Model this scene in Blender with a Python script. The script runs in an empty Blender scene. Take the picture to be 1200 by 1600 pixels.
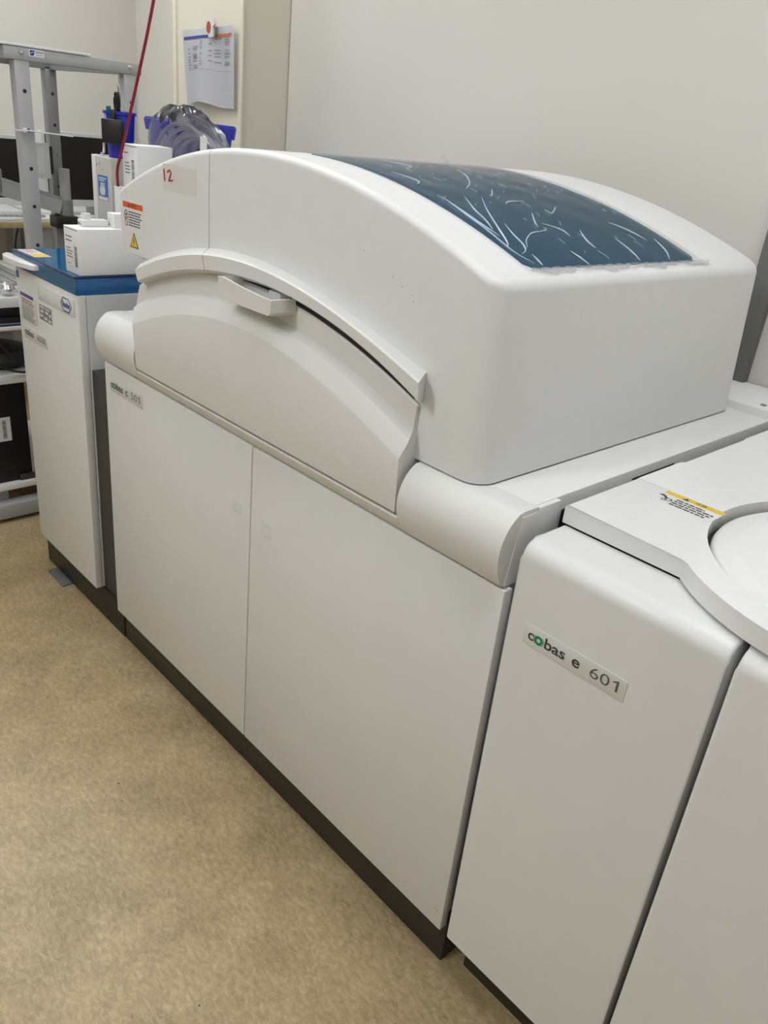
import bpy, bmesh, math, random
from mathutils import Vector, Matrix
random.seed(7)
SC = bpy.context.scene
COL = SC.collection

# ------------------------------------------------------------------ camera
cam_data = bpy.data.cameras.new('camera')
cam = bpy.data.objects.new('camera', cam_data)
COL.objects.link(cam)
RIGHT = Vector((0.671922, 0.733944, 0.099230))
DOWN = Vector((0.379665, -0.226303, -0.897018))
FWD = Vector((-0.635905, 0.640400, -0.430711))
CAM = Vector((1.73091, -0.78035, 1.31874))
M = Matrix(((RIGHT.x, -DOWN.x, -FWD.x, CAM.x), (RIGHT.y, -DOWN.y, -FWD.y, CAM.y),
            (RIGHT.z, -DOWN.z, -FWD.z, CAM.z), (0, 0, 0, 1)))
cam.matrix_world = M
cam_data.sensor_fit = 'AUTO'
cam_data.sensor_width = 36.0
cam_data.lens = 1244.06 / 1600.0 * 36.0
cam_data.clip_start = 0.02
SC.camera = cam
SC.cycles.transparent_max_bounces = 24

# ------------------------------------------------------------------ world, exposure
world = bpy.data.worlds.new('world')
SC.world = world
world.use_nodes = True
world.node_tree.nodes['Background'].inputs[0].default_value = (0.8, 0.85, 0.9, 1)
world.node_tree.nodes['Background'].inputs[1].default_value = 0.3
SC.view_settings.view_transform = 'Standard'
SC.view_settings.look = 'None'
SC.view_settings.gamma = 1.0
SC.view_settings.use_curve_mapping = False
SC.view_settings.exposure = -0.04
# ceiling lamps: centre x, y, half length x, half width y, radiance
LAMP_Z = 2.585
LAMPS = [(-1.8, 0.08, 0.14, 0.6, 22), (-0.5, 0.08, 0.14, 0.6, 12.5), (0.65, 0.08, 0.14, 0.6, 1.5), (1.5, 0.08, 0.14, 0.6, 15),
         (-0.9, -1.9, 0.14, 0.6, 5), (0.6, -1.9, 0.14, 0.6, 27), (2.0, -1.9, 0.14, 0.6, 10)]
LAMP_COLOR = (0.967, 1.0, 1.035, 1)

# ------------------------------------------------------------------ materials
MATS = {}
def mat(name, col, rough=0.5, metal=0.0, var=0.0, vscale=40.0, bump=0.0, bscale=300.0, coat=0.0, trans=0.0, spec=None):
    if name in MATS:
        return MATS[name]
    m = bpy.data.materials.new(name)
    m.use_nodes = True
    nt = m.node_tree
    b = nt.nodes['Principled BSDF']
    b.inputs['Base Color'].default_value = (*col, 1)
    b.inputs['Roughness'].default_value = rough
    b.inputs['Metallic'].default_value = metal
    b.inputs['Coat Weight'].default_value = coat
    b.inputs['Coat Roughness'].default_value = 0.08
    b.inputs['Transmission Weight'].default_value = trans
    if spec is not None:
        b.inputs['Specular IOR Level'].default_value = spec
    tc = nt.nodes.new('ShaderNodeTexCoord')
    if var > 0:
        n = nt.nodes.new('ShaderNodeTexNoise')
        n.inputs['Scale'].default_value = vscale
        n.inputs['Detail'].default_value = 5
        r = nt.nodes.new('ShaderNodeValToRGB')
        r.color_ramp.elements[0].position = 0.3
        r.color_ramp.elements[1].position = 0.7
        r.color_ramp.elements[0].color = (*[c * (1 - var) for c in col], 1)
        r.color_ramp.elements[1].color = (*[min(1, c * (1 + var)) for c in col], 1)
        nt.links.new(tc.outputs['Object'], n.inputs['Vector'])
        nt.links.new(n.outputs['Fac'], r.inputs['Fac'])
        nt.links.new(r.outputs['Color'], b.inputs['Base Color'])
    if bump > 0:
        n2 = nt.nodes.new('ShaderNodeTexNoise')
        n2.inputs['Scale'].default_value = bscale
        bp = nt.nodes.new('ShaderNodeBump')
        bp.inputs['Strength'].default_value = bump
        bp.inputs['Distance'].default_value = 0.001
        nt.links.new(tc.outputs['Object'], n2.inputs['Vector'])
        nt.links.new(n2.outputs['Fac'], bp.inputs['Height'])
        nt.links.new(bp.outputs['Normal'], b.inputs['Normal'])
    MATS[name] = m
    return m

def emit(name, col, s):
    m = bpy.data.materials.new(name)
    m.use_nodes = True
    b = m.node_tree.nodes['Principled BSDF']
    b.inputs['Base Color'].default_value = (0.8, 0.8, 0.8, 1)
    b.inputs['Emission Color'].default_value = col
    b.inputs['Emission Strength'].default_value = s
    return m

def clear_mat(name, tint, gloss=0.12, rough=0.08, ior=1.45, body=None, bw=0.0):
    m = bpy.data.materials.new(name)
    m.use_nodes = True
    nt = m.node_tree
    nt.nodes.remove(nt.nodes['Principled BSDF'])
    out = nt.nodes['Material Output']
    t = nt.nodes.new('ShaderNodeBsdfTransparent')
    t.inputs[0].default_value = (*tint, 1)
    g = nt.nodes.new('ShaderNodeBsdfGlossy')
    g.inputs['Roughness'].default_value = rough
    f = nt.nodes.new('ShaderNodeFresnel')
    f.inputs[0].default_value = ior
    a = nt.nodes.new('ShaderNodeMath'); a.operation = 'ADD'; a.use_clamp = True
    a.inputs[1].default_value = gloss
    mx = nt.nodes.new('ShaderNodeMixShader')
    nt.links.new(f.outputs[0], a.inputs[0])
    nt.links.new(a.outputs[0], mx.inputs[0])
    src = t
    if body:
        d = nt.nodes.new('ShaderNodeBsdfTranslucent'); d.inputs[0].default_value = (*body, 1)
        d2 = nt.nodes.new('ShaderNodeBsdfDiffuse'); d2.inputs[0].default_value = (*body, 1)
        m1 = nt.nodes.new('ShaderNodeMixShader'); m1.inputs[0].default_value = 0.5
        m2 = nt.nodes.new('ShaderNodeMixShader'); m2.inputs[0].default_value = bw
        nt.links.new(d.outputs[0], m1.inputs[1]); nt.links.new(d2.outputs[0], m1.inputs[2])
        nt.links.new(t.outputs[0], m2.inputs[1]); nt.links.new(m1.outputs[0], m2.inputs[2])
        src = m2
    nt.links.new(src.outputs[0], mx.inputs[1])
    nt.links.new(g.outputs[0], mx.inputs[2])
    nt.links.new(mx.outputs[0], out.inputs[0])
    return m

WHITE = mat('white_enamel', (0.72, 0.72, 0.71), 0.42, var=0.012, vscale=60, bump=0.02)
HOODW = mat('white_moulded_plastic', (0.69, 0.69, 0.68), 0.38, var=0.012, vscale=50, bump=0.03, bscale=500)
WARMW = mat('warm_white_plastic', (0.68, 0.675, 0.65), 0.42, var=0.01, vscale=50)
ROLLW = mat('cream_white_plastic', (0.665, 0.662, 0.64), 0.4, var=0.01, vscale=50)
DOORW = mat('white_door_paint', (0.675, 0.675, 0.655), 0.36, var=0.012, vscale=30, bump=0.015)
GREYW = mat('pale_grey_paint', (0.55, 0.56, 0.565), 0.45, var=0.01)
KICK = mat('dark_brown_plinth', (0.021, 0.017, 0.011), 0.5, var=0.08)
CHAR = mat('charcoal_panel', (0.045, 0.044, 0.042), 0.55, var=0.05)
BLACK = mat('black_plastic', (0.006, 0.006, 0.007), 0.4, var=0.1)
DARK = mat('dark_interior', (0.012, 0.013, 0.016), 0.6)
INK = mat('dark_grey_ink', (0.045, 0.045, 0.05), 0.5)
INKL = mat('grey_ink', (0.10, 0.10, 0.105), 0.5)
FINE = mat('fine_print_ink', (0.22, 0.22, 0.23), 0.6)
GREEN = mat('green_ink', (0.0, 0.22, 0.10), 0.4)
RED = mat('red_marker', (0.45, 0.012, 0.02), 0.5)
BLUEI = mat('blue_ink', (0.01, 0.03, 0.22), 0.4)
NAVY = mat('navy_ink', (0.008, 0.02, 0.10), 0.4)
LABEL = mat('label_white', (0.72, 0.72, 0.71), 0.4)
LABELG = mat('label_grey', (0.62, 0.62, 0.60), 0.3)
YEL = mat('yellow_print', (0.72, 0.50, 0.03), 0.45)
ORA = mat('orange_print', (0.72, 0.10, 0.01), 0.45)
BADGE = mat('silver_badge_film', (0.63, 0.63, 0.60), 0.28)
PAPER = mat('paper_white', (0.74, 0.74, 0.78), 0.7, var=0.02, vscale=15)
CARTON = mat('white_card', (0.74, 0.74, 0.73), 0.6, var=0.012, vscale=20)
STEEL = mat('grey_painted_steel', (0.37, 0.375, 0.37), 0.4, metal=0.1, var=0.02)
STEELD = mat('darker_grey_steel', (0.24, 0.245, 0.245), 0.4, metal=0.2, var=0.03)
SILV = mat('silver_metal', (0.60, 0.60, 0.60), 0.25, metal=0.8)
BIN = mat('blue_plastic', (0.012, 0.022, 0.36), 0.35, var=0.05)
CORD = mat('red_cord', (0.25, 0.006, 0.02), 0.5, var=0.2, vscale=200)
CREAM = mat('cream_wall_panel', (0.66, 0.62, 0.51), 0.6, var=0.01, vscale=6)
WOOD = mat('light_wood_edge', (0.52, 0.43, 0.23), 0.5, var=0.08, vscale=30)
KEYG = mat('grey_keys', (0.42, 0.42, 0.41), 0.5)
SCREEN = mat('black_screen', (0.004, 0.004, 0.005), 0.25)
BEZ = mat('silver_bezel', (0.55, 0.56, 0.57), 0.35)
GCASE = mat('beige_grey_case', (0.50, 0.48, 0.43), 0.5, var=0.02)
PADG = mat('grey_foot_pad', (0.12, 0.125, 0.13), 0.6)
WALLM = mat('painted_wall', (0.635, 0.61, 0.56), 0.75, var=0.012, vscale=3, bump=0.05, bscale=200)
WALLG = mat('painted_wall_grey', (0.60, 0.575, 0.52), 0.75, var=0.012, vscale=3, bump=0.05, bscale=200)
CEIL = mat('ceiling_white', (0.75, 0.75, 0.73), 0.8)
TEAL = mat('green_pen_plastic', (0.0, 0.18, 0.12), 0.35)
GLASSB = mat('tinted_window', (0.022, 0.075, 0.125), 0.16, spec=0.35)
FILM = clear_mat('protective_film', (0.97, 0.98, 0.985), 0.01, 0.15, 1.12)
CRINK = mat('film_crease', (0.45, 0.55, 0.62), 0.2)
BAGM = clear_mat('clear_bag', (0.96, 0.96, 0.985), 0.03, 0.12, 1.3, (0.8, 0.8, 0.88), 0.035)
TUBEM = clear_mat('clear_tube', (0.93, 0.93, 0.97), 0.06, 0.15, 1.25, (0.85, 0.85, 0.92), 0.42)
LIDB = clear_mat('blue_acrylic', (0.06, 0.55, 0.92), 0.02, 0.06, 1.45, (0.003, 0.40, 0.82), 0.45)
TAPE = mat('frosted_tape', (0.64, 0.63, 0.60), 0.5)

def floor_mat():
    m = bpy.data.materials.new('beige_vinyl')
    m.use_nodes = True
    nt = m.node_tree
    b = nt.nodes['Principled BSDF']
    tc = nt.nodes.new('ShaderNodeTexCoord')
    mp = nt.nodes.new('ShaderNodeMapping'); mp.inputs['Scale'].default_value = (1.0, 1.9, 1.0); mp.inputs['Rotation'].default_value = (0, 0, 0.75)
    nt.links.new(tc.outputs['Object'], mp.inputs['Vector'])
    n1 = nt.nodes.new('ShaderNodeTexNoise'); n1.inputs['Scale'].default_value = 62; n1.inputs['Detail'].default_value = 9; n1.inputs['Roughness'].default_value = 0.78; n1.inputs['Distortion'].default_value = 0.6
    n2 = nt.nodes.new('ShaderNodeTexNoise'); n2.inputs['Scale'].default_value = 6; n2.inputs['Detail'].default_value = 6; n2.inputs['Roughness'].default_value = 0.65
    r1 = nt.nodes.new('ShaderNodeValToRGB')
    e = r1.color_ramp.elements
    e[0].position = 0.37; e[0].color = (0.225, 0.162, 0.078, 1)
    e[1].position = 0.64; e[1].color = (0.500, 0.395, 0.225, 1)
    mid = r1.color_ramp.elements.new(0.5); mid.color = (0.360, 0.274, 0.145, 1)
    mx = nt.nodes.new('ShaderNodeMix'); mx.data_type = 'FLOAT'; mx.inputs[0].default_value = 0.36
    nt.links.new(mp.outputs[0], n1.inputs['Vector'])
    nt.links.new(tc.outputs['Object'], n2.inputs['Vector'])
    nt.links.new(n1.outputs['Fac'], mx.inputs[2])
    nt.links.new(n2.outputs['Fac'], mx.inputs[3])
    nt.links.new(mx.outputs[0], r1.inputs['Fac'])
    # sparse dark specks
    vo = nt.nodes.new('ShaderNodeTexVoronoi'); vo.inputs['Scale'].default_value = 9
    sp_ = nt.nodes.new('ShaderNodeMath'); sp_.operation = 'LESS_THAN'; sp_.inputs[1].default_value = 0.022
    cm = nt.nodes.new('ShaderNodeMix'); cm.data_type = 'RGBA'; cm.inputs[7].default_value = (0.06, 0.045, 0.03, 1)
    nt.links.new(tc.outputs['Object'], vo.inputs['Vector'])
    nt.links.new(vo.outputs['Distance'], sp_.inputs[0])
    nt.links.new(sp_.outputs[0], cm.inputs[0])
    nt.links.new(r1.outputs['Color'], cm.inputs[6])
    nt.links.new(cm.outputs[2], b.inputs['Base Color'])
    b.inputs['Roughness'].default_value = 0.42
    bp = nt.nodes.new('ShaderNodeBump'); bp.inputs['Strength'].default_value = 0.08; bp.inputs['Distance'].default_value = 0.002
    nt.links.new(n1.outputs['Fac'], bp.inputs['Height'])
    nt.links.new(bp.outputs['Normal'], b.inputs['Normal'])
    return m
FLOORM = floor_mat()

# ------------------------------------------------------------------ helpers
ORIG = {}
def tag(o, label=None, cat=None, group=None, kind=None):
    if label: o['label'] = label
    if cat: o['category'] = cat
    if group: o['group'] = group
    if kind: o['kind'] = kind
    return o

def thing(name, label, cat, loc, group=None):
    o = bpy.data.objects.new(name, None)
    o.empty_display_size = 0.05
    COL.objects.link(o)
    o.location = loc
    ORIG[o.name] = Vector(loc)
    return tag(o, label, cat, group)

def obj(name, bm, m, parent=None, ang=32, base=None):
    """bm holds world coordinates; the object is placed under its parent"""
    if parent is not None:
        off = ORIG[parent.name]
    elif base is not None:
        off = Vector(base)
    else:
        off = Vector((0, 0, 0))
    if off.length > 0:
        bmesh.ops.translate(bm, verts=bm.verts, vec=-off)
    bmesh.ops.recalc_face_normals(bm, faces=bm.faces)
    me = bpy.data.meshes.new(name)
    for f in bm.faces:
        f.smooth = True
    bm.to_mesh(me)
    bm.free()
    me.set_sharp_from_angle(angle=math.radians(ang))
    me.materials.append(m)
    o = bpy.data.objects.new(name, me)
    COL.objects.link(o)
    if parent is not None:
        o.parent = parent
    else:
        o.location = off
    ORIG[o.name] = off
    if name in ('print_lines', 'barcode', 'print_fields', 'table_print', 'vent_louvres'):
        o['kind'] = 'stuff'      # print too fine to pick apart
    return o

def single(name, bm, m, label, cat, base, group=None, **k):
    return tag(obj(name, bm, m, None, base=base, **k), label, cat, group)

def struct(name, bm, m):
    return tag(obj(name, bm, m), kind='structure')

def add_box(bm, x0, x1, y0, y1, z0, z1, bev=0.0, seg=2):
    vs = [bm.verts.new((x, y, z)) for x in (x0, x1) for y in (y0, y1) for z in (z0, z1)]
    F = [(0, 1, 3, 2), (4, 6, 7, 5), (0, 4, 5, 1), (2, 3, 7, 6), (0, 2, 6, 4), (1, 5, 7, 3)]
    fs = [bm.faces.new([vs[i] for i in f]) for f in F]
    if bev > 0:
        es = list({e for f in fs for e in f.edges})
        bmesh.ops.bevel(bm, geom=es, offset=bev, segments=seg, profile=0.5, affect='EDGES')
    return bm

def box(x0, x1, y0, y1, z0, z1, bev=0.0, seg=2):
    return add_box(bmesh.new(), x0, x1, y0, y1, z0, z1, bev, seg)

def add_prism(bm, pts, axis, a, b):
    """pts: 2D outline. axis 'x': pts=(y,z); 'y': pts=(x,z); 'z': pts=(x,y)"""
    def P(p, t):
        return {'x': (t, p[0], p[1]), 'y': (p[0], t, p[1]), 'z': (p[0], p[1], t)}[axis]
    A = [bm.verts.new(P(p, a)) for p in pts]
    B = [bm.verts.new(P(p, b)) for p in pts]
    n = len(pts)
    fa = bm.faces.new(A)
    fb = bm.faces.new(B[::-1])
    for i in range(n):
        bm.faces.new((A[i], B[i], B[(i + 1) % n], A[(i + 1) % n]))
    return fa, fb

def prism(pts, axis, a, b, bev=0.0, which='both', seg=2):
    bm = bmesh.new()
    fa, fb = add_prism(bm, pts, axis, a, b)
    if bev > 0:
        es = []
        if which in ('both', 'a'): es += list(fa.edges)
        if which in ('both', 'b'): es += list(fb.edges)
        bmesh.ops.bevel(bm, geom=es, offset=bev, segments=seg, profile=0.5, affect='EDGES')
    return bm

def add_cyl(bm, c, axis, r, h, n=20, r2=None):
    r2 = r if r2 is None else r2
    def P(t, a, rr):
        u, v = rr * math.cos(a), rr * math.sin(a)
        return {'x': (c[0] + t, c[1] + u, c[2] + v), 'y': (c[0] + u, c[1] + t, c[2] + v), 'z': (c[0] + u, c[1] + v, c[2] + t)}[axis]
    A = [bm.verts.new(P(0, 2 * math.pi * i / n, r)) for i in range(n)]
    B = [bm.verts.new(P(h, 2 * math.pi * i / n, r2)) for i in range(n)]
    bm.faces.new(A); bm.faces.new(B[::-1])
    for i in range(n):
        bm.faces.new((A[i], B[i], B[(i + 1) % n], A[(i + 1) % n]))
    return bm

def cyl(c, axis, r, h, n=20, r2=None):
    return add_cyl(bmesh.new(), c, axis, r, h, n, r2)

def smooth_path(pts, k=6):
    P = [Vector(p) for p in pts]
    out = []
    for i in range(len(P) - 1):
        p0 = P[max(i - 1, 0)]; p1 = P[i]; p2 = P[i + 1]; p3 = P[min(i + 2, len(P) - 1)]
        for j in range(k):
            t = j / k
            out.append(0.5 * ((2 * p1) + (p2 - p0) * t + (2 * p0 - 5 * p1 + 4 * p2 - p3) * t * t + (3 * p1 - p0 - 3 * p2 + p3) * t ** 3))
    out.append(P[-1])
    return out

def add_tube(bm, pts, r, n=8, closed=False, flat=1.0, up=None):
    rings = []
    N = len(pts)
    for i, p in enumerate(pts):
        a = pts[i - 1] if (i > 0 or closed) else pts[i]
        b = pts[(i + 1) % N] if (i < N - 1 or closed) else pts[i]
        t = (b - a).normalized()
        ref = up or (Vector((0, 0, 1)) if abs(t.z) < 0.9 else Vector((1, 0, 0)))
        u = t.cross(ref).normalized(); v = u.cross(t)
        rr = r(i / max(1, N - 1)) if callable(r) else r
        rings.append([bm.verts.new(p + rr * (math.cos(2 * math.pi * k / n) * u + flat * math.sin(2 * math.pi * k / n) * v)) for k in range(n)])
    M_ = N if closed else N - 1
    for i in range(M_):
        A, B = rings[i], rings[(i + 1) % N]
        for k in range(n):
            bm.faces.new((A[k], A[(k + 1) % n], B[(k + 1) % n], B[k]))
    if not closed:
        bm.faces.new(rings[0][::-1]); bm.faces.new(rings[-1])
    return bm

def tube(pts, r, n=8, k=6, **kw):
    return add_tube(bmesh.new(), smooth_path(pts, k), r, n, **kw)

def grid(rows, cap=True):
    """rows: list of point lists of the same length; lofts them, closes first row to last and caps the ends"""
    bm = bmesh.new()
    V = [[bm.verts.new(p) for p in r] for r in rows]
    R, N = len(V), len(V[0])
    for i in range(R):
        j = (i + 1) % R
        for k in range(N - 1):
            bm.faces.new((V[i][k], V[i][k + 1], V[j][k + 1], V[j][k]))
    if cap:
        bm.faces.new([V[i][0] for i in range(R)])
        bm.faces.new([V[i][-1] for i in range(R)][::-1])
    return bm

def poly(c, u):
    s = 0.0
    for a in c:
        s = s * u + a
    return s

def lathe(c, prof, n=24):
    bm = bmesh.new()
    rings = []
    for r, z in prof:
        rings.append([bm.verts.new((c[0] + r * math.cos(2 * math.pi * i / n), c[1] + r * math.sin(2 * math.pi * i / n), c[2] + z)) for i in range(n)])
    for a, b in zip(rings, rings[1:]):
        for i in range(n):
            bm.faces.new((a[i], a[(i + 1) % n], b[(i + 1) % n], b[i]))
    bm.faces.new(rings[0][::-1]); bm.faces.new(rings[-1])
    return bm

# flat print on a surface: frame = (origin, u axis, v axis, normal)
class Face:
    def __init__(s, o, u, v):
        s.o = Vector(o); s.u = Vector(u); s.v = Vector(v); s.n = s.u.cross(s.v).normalized()
    def p(s, a, b, h=0.0):
        return s.o + s.u * a + s.v * b + s.n * h
    def quad(s, bm, a0, a1, b0, b1, h0=0.0, h=0.0006):
        vs = [s.p(a, b, hh) for hh in (h0, h0 + h) for a, b in ((a0, b0), (a1, b0), (a1, b1), (a0, b1))]
        V = [bm.verts.new(v) for v in vs]
        for f in ((3, 2, 1, 0), (4, 5, 6, 7), (0, 1, 5, 4), (1, 2, 6, 5), (2, 3, 7, 6), (3, 0, 4, 7)):
            bm.faces.new([V[i] for i in f])
        return bm
    def shape(s, bm, pts, h0=0.0, h=0.0006):
        A = [bm.verts.new(s.p(a, b, h0)) for a, b in pts]
        B = [bm.verts.new(s.p(a, b, h0 + h)) for a, b in pts]
        n = len(pts)
        bm.faces.new(A[::-1]); bm.faces.new(B)
        for i in range(n):
            bm.faces.new((A[i], A[(i + 1) % n], B[(i + 1) % n], B[i]))
        return bm
    def text(s, txt, a0, a1, b0, b1, h0=0.0, bold=0.0, keep=False):
        cu = bpy.data.curves.new('lettering', 'FONT')
        cu.body = txt
        cu.size = 1.0
        cu.offset = bold
        cu.extrude = 0.0
        cu.resolution_u = 4
        ob = bpy.data.objects.new('lettering_tmp', cu)
        COL.objects.link(ob)
        dg = bpy.context.evaluated_depsgraph_get()
        me = bpy.data.meshes.new_from_object(ob.evaluated_get(dg))
        bpy.data.objects.remove(ob)
        bm = bmesh.new()
        bm.from_mesh(me)
        bpy.data.meshes.remove(me)
        if not bm.verts:
            return bm
        xs = [v.co.x for v in bm.verts]; ys = [v.co.y for v in bm.verts]
        X0, X1, Y0, Y1 = min(xs), max(xs), min(ys), max(ys)
        sy = (b1 - b0) / max(1e-6, Y1 - Y0)
        sx = sy if keep else (a1 - a0) / max(1e-6, X1 - X0)
        for v in bm.verts:
            v.co = s.p(a0 + (v.co.x - X0) * sx, b0 + (v.co.y - Y0) * sy, h0 + 0.0003)
        return bm
    def lines(s, bm, a0, a1, b0, b1, n, h0=0.0, fill=0.55, ragged=True, gaps=True):
        """rows of unreadably small print"""
        step = (b1 - b0) / n
        for i in range(n):
            b = b1 - (i + 1) * step
            e = a1 - (random.random() * 0.35 * (a1 - a0) if ragged else 0)
            x = a0
            while x < e - 1e-5:
                w = (0.06 + 0.12 * random.random()) * (a1 - a0) if gaps else (e - a0)
                s.quad(bm, x, min(x + w, e), b, b + step * fill, h0, 0.0003)
                x += w + 0.025 * (a1 - a0)
        return bm
    def bars(s, bm, a0, a1, b0, b1, h0=0.0, vertical=False, n=18):
        """barcode stripes"""
        t = 0.0
        span = (b1 - b0) if vertical else (a1 - a0)
        while t < span - 1e-5:
            w = span / n * random.choice((0.35, 0.6, 0.9))
            if vertical:
                s.quad(bm, a0, a1, b0 + t, min(b0 + t + w, b1), h0, 0.0003)
            else:
                s.quad(bm, a0 + t, min(a0 + t + w, a1), b0, b1, h0, 0.0003)
            t += w + span / n * random.choice((0.25, 0.4, 0.7))
        return bm

def front(y):            # faces -Y: a = world x, b = world z
    return Face((0, y, 0), (1, 0, 0), (0, 0, 1))
def right_face(x):       # faces +X: a = world y, b = world z
    return Face((x, 0, 0), (0, 1, 0), (0, 0, 1))
def top_face(z):         # faces +Z: a = world x, b = world y
    return Face((0, 0, z), (1, 0, 0), (0, 1, 0))
NB = bmesh.new

def ring_pts(cx, cy, rx, ry, n=28):
    return [(cx + rx * math.cos(2 * math.pi * i / n), cy + ry * math.sin(2 * math.pi * i / n)) for i in range(n)]

def annulus(F, cx, cy, ro, ri, h0, bm, sy=1.0, n=32, h=0.0004):
    O = [bm.verts.new(F.p(a, b, h0 + h)) for a, b in ring_pts(cx, cy, ro, ro * sy, n)]
    I = [bm.verts.new(F.p(a, b, h0 + h)) for a, b in ring_pts(cx, cy, ri, ri * sy, n)]
    for i in range(n):
        bm.faces.new((O[i], O[(i + 1) % n], I[(i + 1) % n], I[i]))
    return bm

# ================================================================== the room
XL, XR, YF, ZC = -2.5, 3.7, -3.0, 2.62
YB = 0.97          # wall behind the analysers
YA = 1.38          # deeper wall left of the pillar
struct('floor', box(XL, XR, YF, YA, -0.05, 0.0), FLOORM)
struct('ceiling', box(XL, XR, YF, YA, ZC, ZC + 0.05), CEIL)
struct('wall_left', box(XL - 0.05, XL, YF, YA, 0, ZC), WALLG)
struct('wall_back', box(-0.66, XR, YB, YB + 0.05, 0, ZC), WALLM)
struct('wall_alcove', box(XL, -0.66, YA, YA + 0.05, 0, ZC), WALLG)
struct('wall_right', box(XR, XR + 0.05, YF, YB, 0, ZC), WALLM)
struct('wall_front', box(XL, XR, YF - 0.05, YF, 0, ZC), WALLM)
pil = struct('wall_pillar', box(-1.066, -0.664, 0.79, YA, 0, ZC), CREAM)
for x in (-1.07, -0.668):   # corner mouldings of the pillar
    obj('corner_moulding', box(x - 0.004, x + 0.016, 0.784, 0.792, 0, ZC, 0.002), CREAM, pil)
struct('trim_1', box(1.012, 1.055, YB - 0.025, YB, 0, 1.32, 0.004), mat('dark_grey_duct', (0.12, 0.118, 0.108), 0.55))

for i, (x, y, hx, hy, e) in enumerate(LAMPS):
    where = ('above the computer rack', 'above the control cabinet', 'above the arched hood', 'above the round lid module',
             'over the aisle before the control cabinet', 'over the aisle before the arched hood', 'over the aisle before the round lid module')[i]
    t = thing('ceiling_light', 'long white ceiling light panel ' + where, 'ceiling light', (x, y, ZC), 'ceiling light panels')
    obj('housing', box(x - hx - 0.03, x + hx + 0.03, y - hy - 0.03, y + hy + 0.03, LAMP_Z + 0.005, ZC, 0.004), CEIL, t)
    obj('diffuser', box(x - hx, x + hx, y - hy, y + hy, LAMP_Z, LAMP_Z + 0.0045), emit('lamp_diffuser', LAMP_COLOR, e), t)

# ================================================================== main analyser
AN = thing('clinical_analyzer', 'large white laboratory analyser with arched hood and blue tinted window', 'analyzer', (0.6, 0.45, 0))
obj('plinth', box(0.0, 1.2, 0.0205, 0.80, 0, 0.0975, 0.002), KICK, AN)
obj('carcass', box(0.004, 1.186, 0.021, 0.965, 0.099, 0.772, 0.002), GREYW, AN)
obj('deck', box(0.0, 1.187, 0.036, 0.80, 0.776, 0.889, 0.003), WHITE, AN)
led = obj('rear_ledge', box(0.0, 1.187, 0.792, 0.965, 0.776, 0.907, 0.004, 3), WHITE, AN)
obj('screw', lathe((1.158, 0.815, 0.9071), [(0.006, 0), (0.006, 0.0012), (0.004, 0.0022)], 14), STEELD, led)
# details on the right side of the deck
obj('slot', box(1.187, 1.1892, 0.104, 0.107, 0.852, 0.878), DARK, AN)
obj('slot', box(1.187, 1.1893, 0.118, 0.21, 0.835, 0.866), DARK, AN)
obj('slot', box(1.187, 1.1875, 0.30, 0.43, 0.8705, 0.8735), DARK, AN)

# doors
VENTS = {0: (0.541, 0.572, 0.621, 0.646), 1: (0.638, 0.669, 0.613, 0.642)}
for i, (a, b) in enumerate(((0.0, 0.6005), (0.6030, 1.2))):
    d = obj('door', box(a, b, 0.0, 0.018, 0.098, 0.777, 0.0018, 2), DOORW, AN)
    x0, x1, z0, z1 = VENTS[i]
    bm = NB()
    for k in range(9):
        z = z0 + (z1 - z0) * k / 8
        add_box(bm, x0, x1, -0.0010, 0.0002, z, z + 0.0013)
    obj('vent_louvres', bm, DOORW, d)
obj('scratch', box(1.180, 1.190, -0.0003, 0.0002, 0.137, 0.1376), FINE, AN)

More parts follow.
